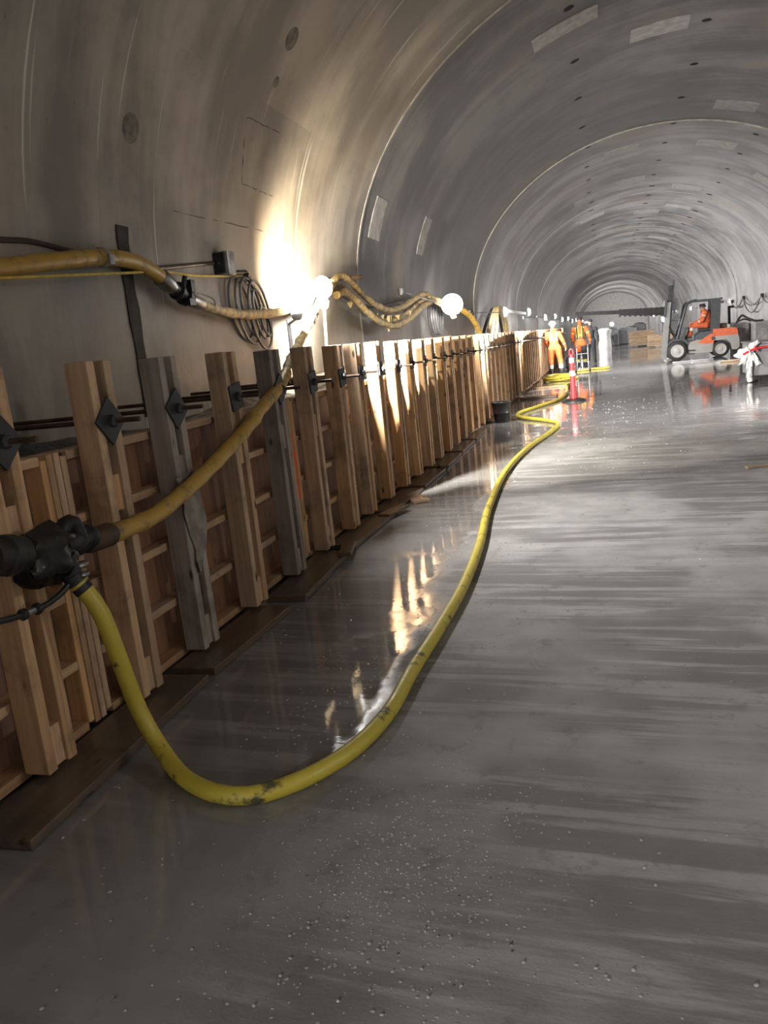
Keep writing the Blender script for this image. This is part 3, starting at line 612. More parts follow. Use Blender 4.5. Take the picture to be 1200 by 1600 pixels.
m_ = MB(); m_.tube([(-2.75, 16.2, 2.12), (-2.65, 16.9, 1.95), (-2.6, 17.6, 1.62), (-2.6, 17.9, 1.3)], .06, 8, .1); solo('hose_drop', m_, M['hose_ochre'], 'brownish hose bending down behind the forms under the second lamp', 'hose', (-2.6, 17.5, 1.3), None, True)
b3 = thing('hose_bundle', 'pale hoses hung over the wall hook at the third lamp', 'hose', (-2.9, 22, 1.3))
for k in range(4):
    m_ = MB(); m_.tube([(-2.9 + .05 * k, 19.6 + .5 * k, 1.3), (-2.9 + .05 * k, 20.6 + .4 * k, 1.75), (-2.9 + .04 * k, 22.2 + .1 * k, 2.22 + .02 * k), (-2.88 + .04 * k, 23.2, 2.20), (-2.88 + .04 * k, 23.8 + .15 * k, 1.8), (-2.88, 24.2 + .25 * k, 1.25)], .042, 8, .12); part('hose_line', m_, M['hose_crust'] if k else M['rubber'], b3, True)

# ---------------------------------------------------------------- work lights
def work_light(x, y, z, power, label, facing=1, warm=False, pitch=-.38, yaw=.95):
    r = thing('work_light', label, 'lamp', (x, y, z), 'work lights'); s_ = facing
    rr = .18 if y < 15 else .125
    if 0 < y < 15 and s_ > 0:
        m_ = MB(); m_.ball((x, y, z), (rr, rr, rr * .95), 20, 14); part('lamp_globe', m_, M['globe'], r, True)
        m_ = MB(); m_.lathe((x, y, z - rr - .05), (0, 0, 1), [(0, .02), (.01, .035), (.05, .05), (.075, .04)], 14); part('globe_collar', m_, M['white'], r, True)
    else:
        m_ = MB(); m_.lathe((x - s_ * .10, y, z), (s_, 0, 0), [(.05, rr * .35), (.055, rr * .6), (.085, rr * .98), (.10, rr * 1.03), (.115, rr * 1.04), (.116, rr * .9)], 20); part('housing', m_, M['lamp_body'], r, True)
        m_ = MB(); m_.lathe((x + s_ * .006, y, z), (s_, 0, 0), [(0, rr * .97), (rr * .30, rr * .86), (rr * .55, rr * .62), (rr * .70, rr * .32), (rr * .74, rr * .05)], 20); part('lens', m_, M['lens_warm' if warm else 'lens'], r, True)
    up = .30 if y < 15 else .08
    wx = CX - s_ * (A - ring_at(y)[1] - .06); m_ = MB()
    if 0 < y < 10: m_.cyl((x, y, z - .21), (x - .20, y + .30, z - .24), .012, None, 8); m_.cyl((x - .20, y + .30, 1.12), (x - .20, y + .30, z - .20), .018, None, 10); part('stand_pole', m_, M['white'], r, True)
    else: m_.cyl((x - s_ * .10, y, z), (wx, y, z + up), .012, None, 8); m_.box((wx, y, z + up), (.05, .08, .10)); part('bracket', m_, M['galv'], r)
    L = bpy.data.lights.new('work_light_beam', 'AREA'); L.energy = power; L.shape = 'RECTANGLE'; L.size = .12; L.size_y = .20; L.color = (1, .90, .72) if warm else (1, .98, .955)
    L.spread = math.radians(150)
    if y > 30: pitch, yaw = .05, .6 if y > 80 else 0.
    if 0 < y < 45 and s_ > 0:                   # added beam without a fixture, aimed along the row to whiten the posts
        L2 = bpy.data.lights.new('row_fill_beam', 'AREA'); L2.energy = 400 if y < 10 else 170 if y < 15 else 90; L2.shape = 'RECTANGLE'; L2.size = .10; L2.size_y = .14; L2.color = (1, .95, .86); L2.spread = math.radians(92)
        l2 = bpy.data.objects.new('row_fill_beam', L2); C.objects.link(l2); l2.parent = r; l2.location = (.02, rr + .03, .02); l2.rotation_euler = Vector((.17, .95, -.24)).to_track_quat('-Z', 'Y').to_euler()
    if y < 0: pitch, yaw = -.15, .15
    elif y < 10: pitch, yaw = -.18, .08
    elif y < 15: pitch, yaw = -.2, .4
    if s_ < 0: pitch, yaw = (-.2, 0.) if not 0 < y < 30 else (-.52, 0.); L.spread = math.radians(150 if not 0 < y < 30 else 76)
    lo = bpy.data.objects.new('work_light_beam', L); C.objects.link(lo); lo.parent = r; lo.location = (s_ * ((rr if rr > .15 else rr * .74) + .03), 0, 0)
    lo.rotation_euler = Vector((s_ * math.cos(pitch) * math.cos(yaw), math.cos(pitch) * math.sin(yaw), math.sin(pitch))).to_track_quat('-Z', 'Y').to_euler()
    return r
for i, (x, y, z, p) in enumerate(LAMPS):
    work_light(x, y, z, p, 'floodlight of the left wall row behind the photographer' if y < 0 else '%s floodlight of the left wall row, counted from the camera' % ONES[i + 1 if i < 3 else i])
for i, (x, y, z, p) in enumerate(RIGHT_FILL):
    if y < 0: continue
    work_light(x, y, z, p, '%s added fill light of the right wall row, counted from the camera' % ONES[i], -1)
x, y, z, p = RIGHT_FILL[0]; work_light(x, y, z, p, 'added fill light on the right wall behind the photographer', -1, False, .0)
wl = thing('work_light', 'round glaring lamp on a thin stand between first floodlight and left wall', 'lamp', WALL_LAMP[:3], 'work lights')
x, y, z, p = WALL_LAMP
m_ = MB(); m_.ball((x, y, z), (.10, .10, .11), 16, 11); part('lamp_globe', m_, M['globe'], wl, True)
m_ = MB(); m_.lathe((x, y, z - .20), (0, 0, 1), [(0, .03), (.02, .05), (.07, .06), (.09, .045)], 12); m_.cyl((x, y, z - .18), (x - .06, y + .02, 1.12), .014, None, 8); part('lamp_stand', m_, M['galv'], wl, True)
L = bpy.data.lights.new('wall_lamp_glow', 'SPOT'); L.spot_size = math.radians(172); L.spot_blend = 1.0; L.energy = p; L.shadow_soft_size = .06; L.color = (1, .84, .58)
lo = bpy.data.objects.new('wall_lamp_glow', L); C.objects.link(lo); lo.parent = wl; lo.location = (-.11, .12, .03); lo.rotation_euler = Vector((-.50, .84, .10)).to_track_quat('-Z', 'Y').to_euler()
for (x, y, z, e_, lb) in ((3.0, 45., 1.50, 8, 'tripod floodlight facing the camera, seen beside the forklift mast'), (.55, 70., 1.52, 8, 'small tripod floodlight far off above the grey pallets')):
    r = thing('tripod_light', lb, 'lamp', (x, y, 0))
    m_ = MB(); m_.lathe((x, y + .10, z), (0, -1, 0), [(0, .08), (.05, .17), (.09, .18), (.095, .16)], 16); part('housing', m_, M['lamp_body'], r, True)
    m_ = MB(); m_.lathe((x, y + .01, z), (0, -1, 0), [(0, .165), (.03, .13), (.045, .03)], 16); part('lens', m_, M['lens'], r, True)
    m_ = MB(); m_.cyl((x, y + .06, .45), (x, y + .06, z - .15), .02, None, 8); part('pole', m_, M['mast'], r, True)
    for k in range(3):
        a_ = k * 2.094 + .5; m_ = MB(); m_.cyl((x, y + .06, .62), (x + .42 * math.cos(a_), y + .06 + .42 * math.sin(a_), .015), .014, None, 8); part('leg', m_, M['mast'], r, True)
    L = bpy.data.lights.new('tripod_beam', 'AREA'); L.energy = e_; L.size = .2; lo = bpy.data.objects.new('tripod_beam', L); C.objects.link(lo); lo.parent = r; lo.location = (0, -.06, z); lo.rotation_euler = Vector((-.1, -1, -.1)).to_track_quat('-Z', 'Y').to_euler()
m_ = MB(); m_.box((-2.38, 23.4, 2.11), (.08, 5.2, .08), None, .01); solo('light_bar', m_, M['white'], 'pale horizontal bar linking the third and fourth floodlights', 'bar', (-2.38, 23.4, 2.07))

# ---------------------------------------------------------------- bucket and delineator
b = thing('bucket', 'black builder bucket standing on the wet floor beside the formwork', 'bucket', (-1.84, 14.35, 0))
m_ = MB(); m_.lathe((-1.84, 14.35, .0), (0, 0, 1), [(0, .125), (.02, .135), (.16, .15), (.17, .16), (.185, .155), (.33, .17), (.345, .185), (.36, .185), (.36, .168), (.10, .14), (.10, .02)], 20); part('body', m_, M['rubber'], b, True)
m_ = MB(); m_.tube([(-2.02, 14.35, .34), (-1.98, 14.22, .38), (-1.84, 14.16, .40), (-1.70, 14.22, .38), (-1.66, 14.35, .34)], .006, 6, .04); part('handle', m_, M['steel'], b, True)
m_ = MB(); m_.lathe((-1.84, 14.35, .30), (0, 0, 1), [(0, .15), (.02, .155), (.04, .05), (.05, .03)], 16); part('slurry_fill', m_, M['block'], b, True)
dl = thing('delineator_post', 'red traffic post with two white bands on a black base', 'post', (-.70, 17.42, 0))
m_ = MB(); m_.lathe((-.70, 17.42, 0), (0, 0, 1), [(0, .25), (.025, .25), (.05, .20), (.07, .08), (.07, .05)], 20); part('rubber_base', m_, M['rubber'], dl, True)
m_ = MB(); m_.lathe((-.70, 17.42, .05), (0, 0, 1), [(0, .062), (.10, .060), (.86, .048), (.90, .05), (.93, .04), (.93, .02)], 16); part('tube', m_, M['red'], dl, True)
for z, r in ((.53, .0555), (.80, .0515)):
    m_ = MB(); m_.lathe((-.70, 17.42, z), (0, 0, 1), [(0, r), (.003, r + .003), (.107, r + .002), (.11, r - .001)], 16); part('reflective_band', m_, M['reflect'], dl, True, 'white reflective band')
m_ = MB(); m_.tube([(-.735, 17.42, .97), (-.735, 17.42, 1.05), (-.70, 17.42, 1.09), (-.665, 17.42, 1.05), (-.665, 17.42, .97)], .016, 8, .03); part('grab_handle', m_, M['red'], dl, True)

# ---------------------------------------------------------------- people
def figure(name, label, loc, J, E, mats, colour, head, face_dir, voxel=.011, group=None):
    """J joints, E (a, b, ra, rb, bone); one continuous skinned surface, remeshed"""
    root = thing(name, label, 'person', loc, group); o0 = Vector(loc)
    m_ = MB()
    for a_, b_, ra, rb, bone in E:
        pa, pb = Vector(J[a_]), Vector(J[b_]); n_ = 12
        m_.cyl(pa, pb, ra, rb, n_); m_.ball(pa, ra, 12, 8); m_.ball(pb, rb, 12, 8)
    hc = Vector(head); fd = Vector(face_dir).normalized(); sd = fd.cross(Vector((0, 0, 1))).normalized()
    m_.ball(hc, (.078, .088, .115) if abs(fd.y) > abs(fd.x) else (.088, .078, .115), 14, 10)
    m_.ball(hc + fd * .03 + Vector((0, 0, -.07)), (.055, .055, .05), 10, 8)
    m_.cyl(hc + fd * .078 + Vector((0, 0, .005)), hc + fd * .105 + Vector((0, 0, -.025)), .010, .017, 8)
    for q in (-1, 1):
        m_.ball(hc + sd * (.08 * q) + Vector((0, 0, -.01)), (.016, .022, .032), 8, 6)
    me = m_.mesh(name + '_raw', [], (0, 0, 0)); ob = bpy.data.objects.new('tmp', me); C.objects.link(ob)
    md = ob.modifiers.new('r', 'REMESH'); md.mode = 'VOXEL'; md.voxel_size = voxel; md.use_smooth_shade = True
    ms = ob.modifiers.new('s', 'SMOOTH'); ms.factor = .5; ms.iterations = 4
    dg = bpy.context.evaluated_depsgraph_get(); dg.update(); nm = bpy.data.meshes.new_from_object(ob.evaluated_get(dg)); bpy.data.objects.remove(ob)
    nm.name = 'body'; nm.materials.clear()
    for q in mats: nm.materials.append(q)
    seg = [(Vector(J[a_]), Vector(J[b_]), ra, rb, bone) for a_, b_, ra, rb, bone in E]
    for p in nm.polygons:
        c_ = p.center; best = None; bd = 9
        for pa, pb, ra, rb, bone in seg:
            dd = pb - pa; tt = max(0, min(1, (c_ - pa).dot(dd) / max(1e-9, dd.length_squared))); e = (c_ - pa - dd * tt).length - (ra + (rb - ra) * tt)
            if e < bd: bd = e; best = (bone, tt)
        hd = (c_ - hc).length - .10
        if hd < bd: best = ('head', 0)
        p.material_index = colour(best[0], best[1], c_, hc)
    nm.transform(Matrix.Translation(-o0)); nm.polygons.foreach_set('use_smooth', [True] * len(nm.polygons))
    ob = bpy.data.objects.new('body', nm); C.objects.link(ob); ob.parent = root; ORG[ob.name] = o0
    # eyes
    e_ = MB()
    for q in (-1, 1): e_.ball(hc + fd * .078 + sd * (.03 * q) + Vector((0, 0, .012)), .012, 8, 6)
    part('eyes', e_, M['rubber'], root, True)
    return root
def hard_hat(root, hc, fd, mat):
    hc = Vector(hc) + Vector((0, 0, .035)); m_ = MB(); prof = [(.0, .150), (.006, .150), (.010, .122), (.05, .118), (.085, .098), (.11, .06), (.118, .02)]
    m_.lathe(hc, (0, 0, 1), prof, 18); fd = Vector(fd).normalized(); m_.box(hc + fd * .135 + Vector((0, 0, .002)), (.10 if abs(fd.x) > .5 else .17, .10 if abs(fd.y) > .5 else .17, .010), None, .003)
    m_.box(hc + Vector((0, 0, .105)), (.03 if abs(fd.y) > .5 else .19, .19 if abs(fd.y) > .5 else .03, .03), None, .008)
    return part('hard_hat', m_, mat, root, True)
def hand(J, E, wrist, name, d, curl, side):
    """palm, four unequal bent fingers and a thumb leaving the side of the palm"""
    w_ = Vector(J[wrist]); d = Vector(d).normalized(); curl = Vector(curl).normalized(); sdv = Vector(side).normalized()
    J[name + 'p'] = w_ + d * .085; E.append((wrist, name + 'p', .030, .034, 'hand'))
    for k, ln in enumerate((.072, .080, .075, .060)):
        b0 = w_ + d * .085 + sdv * (.033 - .022 * k); J[name + 'a%d' % k] = w_ + d * .05 + sdv * (.02 - .014 * k); J[name + 'b%d' % k] = b0 + d * ln * .3; J[name + 'c%d' % k] = b0 + d * ln * .75 + curl * ln * .3; J[name + 'd%d' % k] = b0 + d * ln * .85 + curl * ln * .75
        E += [(name + 'a%d' % k, name + 'b%d' % k, .010, .010, 'hand'), (name + 'b%d' % k, name + 'c%d' % k, .010, .009, 'hand'), (name + 'c%d' % k, name + 'd%d' % k, .009, .0085, 'hand')]
    J[name + 't0'] = w_ + d * .03 + sdv * .02; J[name + 't1'] = w_ + d * .06 + sdv * .055; J[name + 't2'] = w_ + d * .095 + sdv * .062 + curl * .02
    E += [(name + 't0', name + 't1', .014, .012, 'hand'), (name + 't1', name + 't2', .012, .010, 'hand')]
def shift(J, p): return {k: Vector(v) + Vector(p) for k, v in J.items()}
def stand_edges():
    E = [('pel', 'waist', .145, .150, 'hips'), ('waist', 'chest', .155, .165, 'torso'), ('chest', 'neck0', .150, .085, 'torso'), ('neck0', 'neck1', .062, .055, 'neck')]
    for s_ in 'LR':
        E += [('chest', 'sh' + s_, .13, .095, 'torso'), ('sh' + s_, 'el' + s_, .084, .066, 'arm'), ('el' + s_, 'wr' + s_, .066, .046, 'arm'),
              ('pel', 'hip' + s_, .14, .125, 'hips'), ('waist', 'hip' + s_, .13, .125, 'hips'), ('hip' + s_, 'kn' + s_, .122, .090, 'thigh'), ('kn' + s_, 'an' + s_, .092, .074, 'shin'), ('an' + s_, 'he' + s_, .056, .048, 'boot'), ('he' + s_, 'to' + s_, .050, .045, 'boot')]
    return E
# worker in a white helmet, bending slightly, back to the camera
P1 = (-1.72, 29.0, 0)
J = shift(dict(pel=(0, 0, .93), waist=(-.01, .03, 1.07), chest=(-.03, .10, 1.33), neck0=(-.04, .16, 1.52), neck1=(-.04, .19, 1.60), shL=(-.22, .11, 1.40), shR=(.17, .11, 1.38), elL=(-.29, .16, 1.12), wrL=(-.26, .36, .98), elR=(.29, .10, 1.12), wrR=(.36, .22, .92),
               hipL=(-.10, 0, .88), hipR=(.11, 0, .88), knL=(-.14, .10, .50), knR=(.17, .05, .49), anL=(-.15, -.02, .11), anR=(.20, -.06, .11), heL=(-.15, -.05, .05), heR=(.20, -.09, .05), toL=(-.17, .14, .045), toR=(.22, .10, .045)), P1)
E = stand_edges(); hand(J, E, 'wrL', 'hl', (.1, .8, -.5), (.4, .2, -.6), (.9, 0, .2)); hand(J, E, 'wrR', 'hr', (.1, .3, -.9), (-.5, .3, -.2), (-.3, .9, .1))
H1 = Vector(P1) + Vector((-.04, .22, 1.68))
def col1(bone, t_, c_, hc):
    z = c_.z
    if bone in ('head', 'neck'): return 3
    if bone == 'hand': return 3
    if bone == 'boot' or (bone == 'shin' and z < .20): return 4
    if bone == 'shin': return 1 if z < .34 else 0
    if bone == 'torso': return 1 if (1.16 < z < 1.22 or abs(abs(c_.x - P1[0] + .02) - .10) < .025 and z > 1.2) else 0
    if bone == 'arm': return 1 if .35 < t_ < .5 and z < 1.1 else 0
    return 0
p1 = figure('person', 'worker in orange hi-vis suit and white hard hat stooping beside the formwork', P1, J, E, [M['hivis'], M['reflect'], M['dark_cloth'], M['skin'], M['boot']], col1, H1, (0, 1, -.25))
hard_hat(p1, H1, (0, 1, 0), M['hat_white'])
# worker in striped orange jacket, standing, back to the camera
P2 = (-.91, 31.6, 0)
J = shift(dict(pel=(0, 0, .95), waist=(0, .02, 1.10), chest=(0, .03, 1.38), neck0=(0, .05, 1.56), neck1=(0, .06, 1.65), shL=(-.22, .03, 1.46), shR=(.22, .03, 1.46), elL=(-.30, .02, 1.18), wrL=(-.27, .20, 1.0), elR=(.33, .02, 1.17), wrR=(.36, .18, .97),
               hipL=(-.10, 0, .90), hipR=(.10, 0, .90), knL=(-.12, .04, .50), knR=(.12, .06, .50), anL=(-.13, 0, .11), anR=(.14, -.01, .11), heL=(-.13, -.03, .05), heR=(.14, -.04, .05), toL=(-.16, .16, .045), toR=(.18, .15, .045)), P2)
E = stand_edges(); hand(J, E, 'wrL', 'hl', (.15, .8, -.4), (.5, .1, -.6), (.9, 0, .3)); hand(J, E, 'wrR', 'hr', (-.1, .8, -.4), (-.5, .1, -.6), (-.9, 0, .3))
H2 = Vector(P2) + Vector((0, .08, 1.74))
def col2(bone, t_, c_, hc):
    z = c_.z; x = c_.x - P2[0]
    if bone == 'head': return 3 if z < hc.z + .02 and c_.y > hc.y + .02 else 0
    if bone == 'neck': return 0
    if bone == 'hand': return 3
    if bone == 'boot': return 4
    if bone == 'torso':
        if abs(x) > .06 and abs(abs(x) - .105) < .022: return 5
        if 1.20 < z < 1.265: return 1
        if abs(abs(x) - .105) < .045: return 1
        return 0
    if bone == 'hips': return 0 if z > .80 else 2
    if bone == 'arm': return 1 if (.45 < t_ < .62) else 0
    if bone == 'thigh': return 0 if (x < 0 and t_ < .7) else 2
    if bone == 'shin': return 1 if .26 < z < .33 else 2
    return 2
p2 = figure('person', 'worker in orange jacket with silver-yellow bands and dark helmet, seen from behind', P2, J, E, [M['hivis'], M['hivis_y'], M['dark_cloth'], M['skin'], M['boot'], M['dark_cloth']], col2, H2, (0, 1, 0))
hard_hat(p2, H2, (0, 1, 0), M['hat_dark'])
m_ = MB()
for a_, b_ in (((-.13, -.115, 1.48), (-.10, -.135, 1.12)), ((.13, -.115, 1.48), (.10, -.135, 1.12)), ((-.14, -.12, 1.12), (.14, -.12, 1.12))):
    m_.tube([Vector(a_) + Vector(P2), (Vector(a_) + Vector(b_)) / 2 + Vector(P2) + Vector((0, -.022, 0)), Vector(b_) + Vector(P2)], .016, 6, .05)
part('harness', m_, M['dark_cloth'], p2, True, 'dark harness straps')
# third worker in dark clothing, half hidden
P3 = (-.62, 36.5, 0)
J = shift(dict(pel=(0, 0, .92), waist=(0, .02, 1.06), chest=(0, .03, 1.33), neck0=(0, .05, 1.50), neck1=(0, .06, 1.58), shL=(-.22, .03, 1.40), shR=(.22, .03, 1.40), elL=(-.29, .02, 1.12), wrL=(-.27, .14, .92), elR=(.30, .02, 1.11), wrR=(.32, .10, .88),
               hipL=(-.10, 0, .88), hipR=(.10, 0, .88), knL=(-.12, .04, .49), knR=(.12, .06, .49), anL=(-.13, 0, .11), anR=(.14, -.01, .11), heL=(-.13, -.03, .05), heR=(.14, -.04, .05), toL=(-.16, .16, .045), toR=(.18, .15, .045)), P3)
E = stand_edges(); hand(J, E, 'wrL', 'hl', (.1, .5, -.8), (.5, .1, -.4), (.3, .9, .3)); hand(J, E, 'wrR', 'hr', (-.1, .4, -.8), (-.5, .1, -.4), (-.3, .9, .3))
H3 = Vector(P3) + Vector((0, .08, 1.67))
p3 = figure('person', 'person in dark clothes half hidden behind the worker in striped orange jacket', P3, J, E, [M['dark_cloth'], M['skin'], M['boot']], lambda b_, t_, c_, hc: 1 if b_ in ('head', 'neck', 'hand') else 2 if b_ == 'boot' else 0, H3, (0, 1, 0), .013)
hard_hat(p3, H3, (0, 1, 0), M['hat_dark'])

# ---------------------------------------------------------------- trolley and sacks by the workers
tr = thing('hand_trolley', 'two-wheeled steel hand trolley in front of the worker in striped jacket', 'trolley', (-.75, 28.6, 0))
for x in (-1.02, -.55):
    m_ = MB(); m_.lathe((x - .03, 28.6, .13), (1, 0, 0), [(0, .07), (.005, .12), (.015, .13), (.045, .13), (.055, .12), (.06, .07)], 16); wobj = part('wheel', m_, M['tyre'], tr, True)
    m_ = MB(); m_.lathe((x - .034, 28.6, .13), (1, 0, 0), [(0, .02), (.004, .075), (.064, .075), (.068, .02)], 12); part('hub', m_, M['rim'], wobj, True)
m_ = MB(); m_.cyl((-1.02, 28.6, .13), (-.55, 28.6, .13), .014, None, 8)
for x in (-.97, -.60): m_.tube([(x, 28.6, .10), (x, 28.68, .45), (x, 28.85, .82), (x, 28.72, .92)], .016, 8, .08)
for z, y in ((.35, 28.66), (.62, 28.76)): m_.cyl((-.97, y, z), (-.60, y, z), .013, None, 8)
part('frame', m_, M['mast'], tr, True)
m_ = MB(); m_.box((-.785, 28.50, .09), (.40, .22, .012)); part('toe_plate', m_, M['mast'], tr)
for k, (x, y) in enumerate(((-1.58, 31.0), (-1.40, 31.5))):
    m_ = MB(); m_.ball((x, y, .21), (.13, .12, .21), 12, 9); m_.lathe((x, y, .38), (0, 0, 1), [(0, .05), (.03, .035), (.07, .07)], 10); solo('sack', m_, M['bundle'], ('left' if k == 0 else 'right') + ' one of two grey sacks between the two orange workers', 'sack', (x, y, 0), 'grey sacks by the workers', True)

# ---------------------------------------------------------------- forklift
FL = (3.1, 31.0, 0); fx, fy = FL[0], FL[1]
f = thing('forklift', 'orange and grey forklift facing left with raised black boom', 'forklift', FL)
def q(x, y, z): return (fx + x, fy + y, z)
def wheel(x, y, r, w, name):
    s_ = -1 if y < 0 else 1
    m_ = MB(); m_.lathe(q(x, y - w / 2, r), (0, 1, 0), [(0, r * .6), (.01, r * .88), (.04, r), (w - .04, r), (w - .01, r * .88), (w, r * .6)], 24); t_ = part(name, m_, M['tyre'], f, True)
    m_ = MB(); yy = y + s_ * w / 2
    m_.lathe(q(x, yy - s_ * .08, r), (0, s_, 0), [(0, r * .66), (.088, r * .66), (.090, r * .60), (.082, r * .54), (.084, r * .26), (.094, r * .22), (.096, r * .08)], 20)
    for k in range(6):
        a_ = k * math.pi / 3; m_.ball(q(x + r * .35 * math.cos(a_), yy - s_ * .02, r + r * .35 * math.sin(a_)), .016, 6, 5)
    part('rim', m_, M['rim'], t_, True)
for s_ in (-1, 1):
    wheel(-.69, s_ * .50, .34, .24, 'front_wheel'); wheel(.74, s_ * .46, .28, .22, 'rear_wheel')
m_ = MB(); m_.prism([(fx - .34, .20), (fx + .46, .20), (fx + .52, .62), (fx - .02, .66), (fx - .30, .60)], 1, fy - .56, fy + .56); part('chassis', m_, M['lift_grey'], f)
m_ = MB()
for s_ in (-1, 1): m_.prism([(fx - 1.02, .50), (fx - .95, .66), (fx - .80, .76), (fx - .45, .76), (fx - .30, .60), (fx - .34, .52), (fx - .5, .69), (fx - .86, .69)], 1, fy + s_ * .5 - .12, fy + s_ * .5 + .12)
m_.prism([(fx - .95, .34), (fx - .30, .34), (fx - .30, .74), (fx - .80, .74)], 1, fy - .36, fy + .36); part('front_fender', m_, M['lift_dark'], f)
m_ = MB(); m_.box(q(-.22, -.57, .32), (.22, .10, .03)); m_.box(q(-.22, -.57, .20), (.2, .10, .03)); m_.box(q(-.32, -.57, .27), (.02, .08, .18)); part('step', m_, M['iron'], f)
m_ = MB(); m_.prism([(fx - .10, .60), (fx + .62, .60), (fx + .62, .92), (fx + .10, .92), (fx - .06, .80)], 1, fy - .48, fy + .48); part('hood', m_, M['lift_blue'], f)
m_ = MB(); m_.prism([(fx - .02, .56), (fx + .40, .82), (fx + .52, .82), (fx + .52, .50), (fx + .20, .50)], 1, fy - .575, fy + .575); m_.prism([(fx + .5, .72), (fx + .5, .98), (fx + 1.24, .96), (fx + 1.28, .90), (fx + 1.30, .72)], 1, fy - .56, fy + .56); part('upper_counterweight', m_, M['orange'], f, False, 'orange painted panels')
m_ = MB(); m_.prism([(fx + .46, .60), (fx + .46, .72), (fx + 1.30, .72), (fx + 1.34, .60), (fx + 1.34, .30), (fx + 1.26, .22), (fx + 1.10, .22), (fx + 1.06, .44), (fx + .92, .58), (fx + .60, .58)], 1, fy - .56, fy + .56); m_.box(q(1.0, 0, .42), (.56, .55, .40)); part('lower_counterweight', m_, M['lift_grey'], f)
m_ = MB(); m_.lathe(q(.50, -.578, .66), (0, -1, 0), [(0, .06), (.008, .06), (.01, .05)], 14); part('fuel_cap', m_, M['lift_dark'], f)
m_ = MB(); m_.cyl(q(.62, .25, .98), q(.62, .25, 1.16), .13, None, 14); m_.box(q(.85, .0, 1.06), (.30, .5, .16), None, .02); part('gas_bottle', m_, M['rust'], f, True)
m_ = MB()
for s_ in (-.48, .48):
    m_.tube([q(-.70, s_, .70), q(-.66, s_, .80), q(-.46, s_, 1.45), q(-.34, s_, 1.86), q(-.22, s_, 1.97), q(0, s_, 2.01)], .045, 8, .08)
    m_.prism([(fx + .42, .92), (fx + .48, 1.96), (fx + .78, 1.96), (fx + .72, .92)], 1, fy + s_ - .05, fy + s_ + .05)
    m_.prism([(fx - .2, 1.965), (fx + .84, 1.945), (fx + .84, 2.005), (fx - .2, 2.03)], 1, fy + s_ - .035, fy + s_ + .035)
for x in (-.2, .0, .2, .4, .6, .8): m_.box(q(x, 0, 2.0), (.045, .96, .035))
part('overhead_guard', m_, M['lift_dark'], f, True)
m_ = MB(); m_.box(q(.30, 0, .98), (.46, .50, .12), None, .03); m_.box(q(.52, 0, 1.22), (.12, .48, .46), (0, .15, 0), .03); part('seat', m_, M['seat'], f)
m_ = MB(); m_.cyl(q(-.30, 0, .78), q(-.16, 0, 1.16), .03, None, 8); m_.tube([q(-.16 + .10 * math.cos(a_ * math.pi / 6), .17 * math.sin(a_ * math.pi / 6), 1.16 + .08 * math.cos(a_ * math.pi / 6)) for a_ in range(12)], .014, 6, .05, True); part('steering_wheel', m_, M['seat'], f, True)
m_ = MB(); m_.prism([(fx - .55, .74), (fx - .38, 1.12), (fx - .30, 1.12), (fx - .42, .74)], 1, fy - .4, fy + .4); part('dashboard', m_, M['lift_dark'], f)
# mast, tilted back
def mq(u, y, z): return q(-1.13 + .115 * z + u, y, z)
def rail(m_, u, y, z0, z1, du, dy):
    a_, b_ = mq(u, y, z0), mq(u, y, z1)
    vs = [(a_[0] + i * du, a_[1] + j * dy, a_[2]) for i in (-.5, .5) for j in (-.5, .5)] + [(b_[0] + i * du, b_[1] + j * dy, b_[2]) for i in (-.5, .5) for j in (-.5, .5)]
    m_.add(vs, [(0, 1, 3, 2), (4, 6, 7, 5), (0, 4, 5, 1), (2, 3, 7, 6), (0, 2, 6, 4), (1, 5, 7, 3)])
m_ = MB()
for s_ in (-.36, .36): rail(m_, 0, s_, .08, 2.05, .14, .07)
for z in (.30, 1.95): rail(m_, .05, 0, z, z + .10, .05, .72)
part('outer_mast', m_, M['mast'], f)
m_ = MB()
for s_ in (-.27, .27): rail(m_, .03, s_, .5, 2.62, .10, .06)
for z in (1.2, 2.5): rail(m_, .06, 0, z, z + .10, .04, .54)
part('inner_mast', m_, M['iron'], f)
m_ = MB()
for s_ in (-.20, .20): rail(m_, .12, s_, .2, 2.80, .05, .05)
part('lift_cylinder', m_, M['lift_dark'], f)
m_ = MB(); rail(m_, -.11, 0, 1.55, 2.12, .06, .95); rail(m_, .16, 0, 1.75, 2.15, .26, .5); part('carriage', m_, M['lift_dark'], f)
m_ = MB()
for s_ in (-.5, .5): m_.lathe(q(-.62, s_ * .98, 1.72), (-1, 0, 0), [(0, .03), (.02, .07), (.07, .075), (.08, .07)], 12)
part('headlight', m_, M['galv'], f, True)
m_ = MB(); m_.cyl(q(-.55, -.4, .55), mq(.05, -.3, 1.25), .03, None, 8); m_.cyl(q(-.55, .4, .55), mq(.05, .3, 1.25), .03, None, 8); part('tilt_cylinder', m_, M['iron'], f, True)
m_ = MB(); m_.cyl(q(.82, -.48, 1.86), q(.82, -.58, 1.86), .05, None, 10); part('rear_lamp', m_, M['lift_dark'], f, True)
bm_ = MB()
for s_ in (-.22, .22):
    bm_.prism([(fx - 1.0, 1.62), (fx - 1.0, 1.90), (fx - 2.55, 1.99), (fx - 2.55, 1.78)], 1, fy + s_ - .04, fy + s_ + .04)
for k in range(9):
    x = -1.1 - k * .18; bm_.prism([(fx + x, 1.61 + k * .0155), (fx + x - .05, 1.61 + k * .0155), (fx + x - .05, 1.92 + k * .0095), (fx + x, 1.92 + k * .0095)], 1, fy - .24, fy + .24)
part('boom', bm_, M['boom'], f)
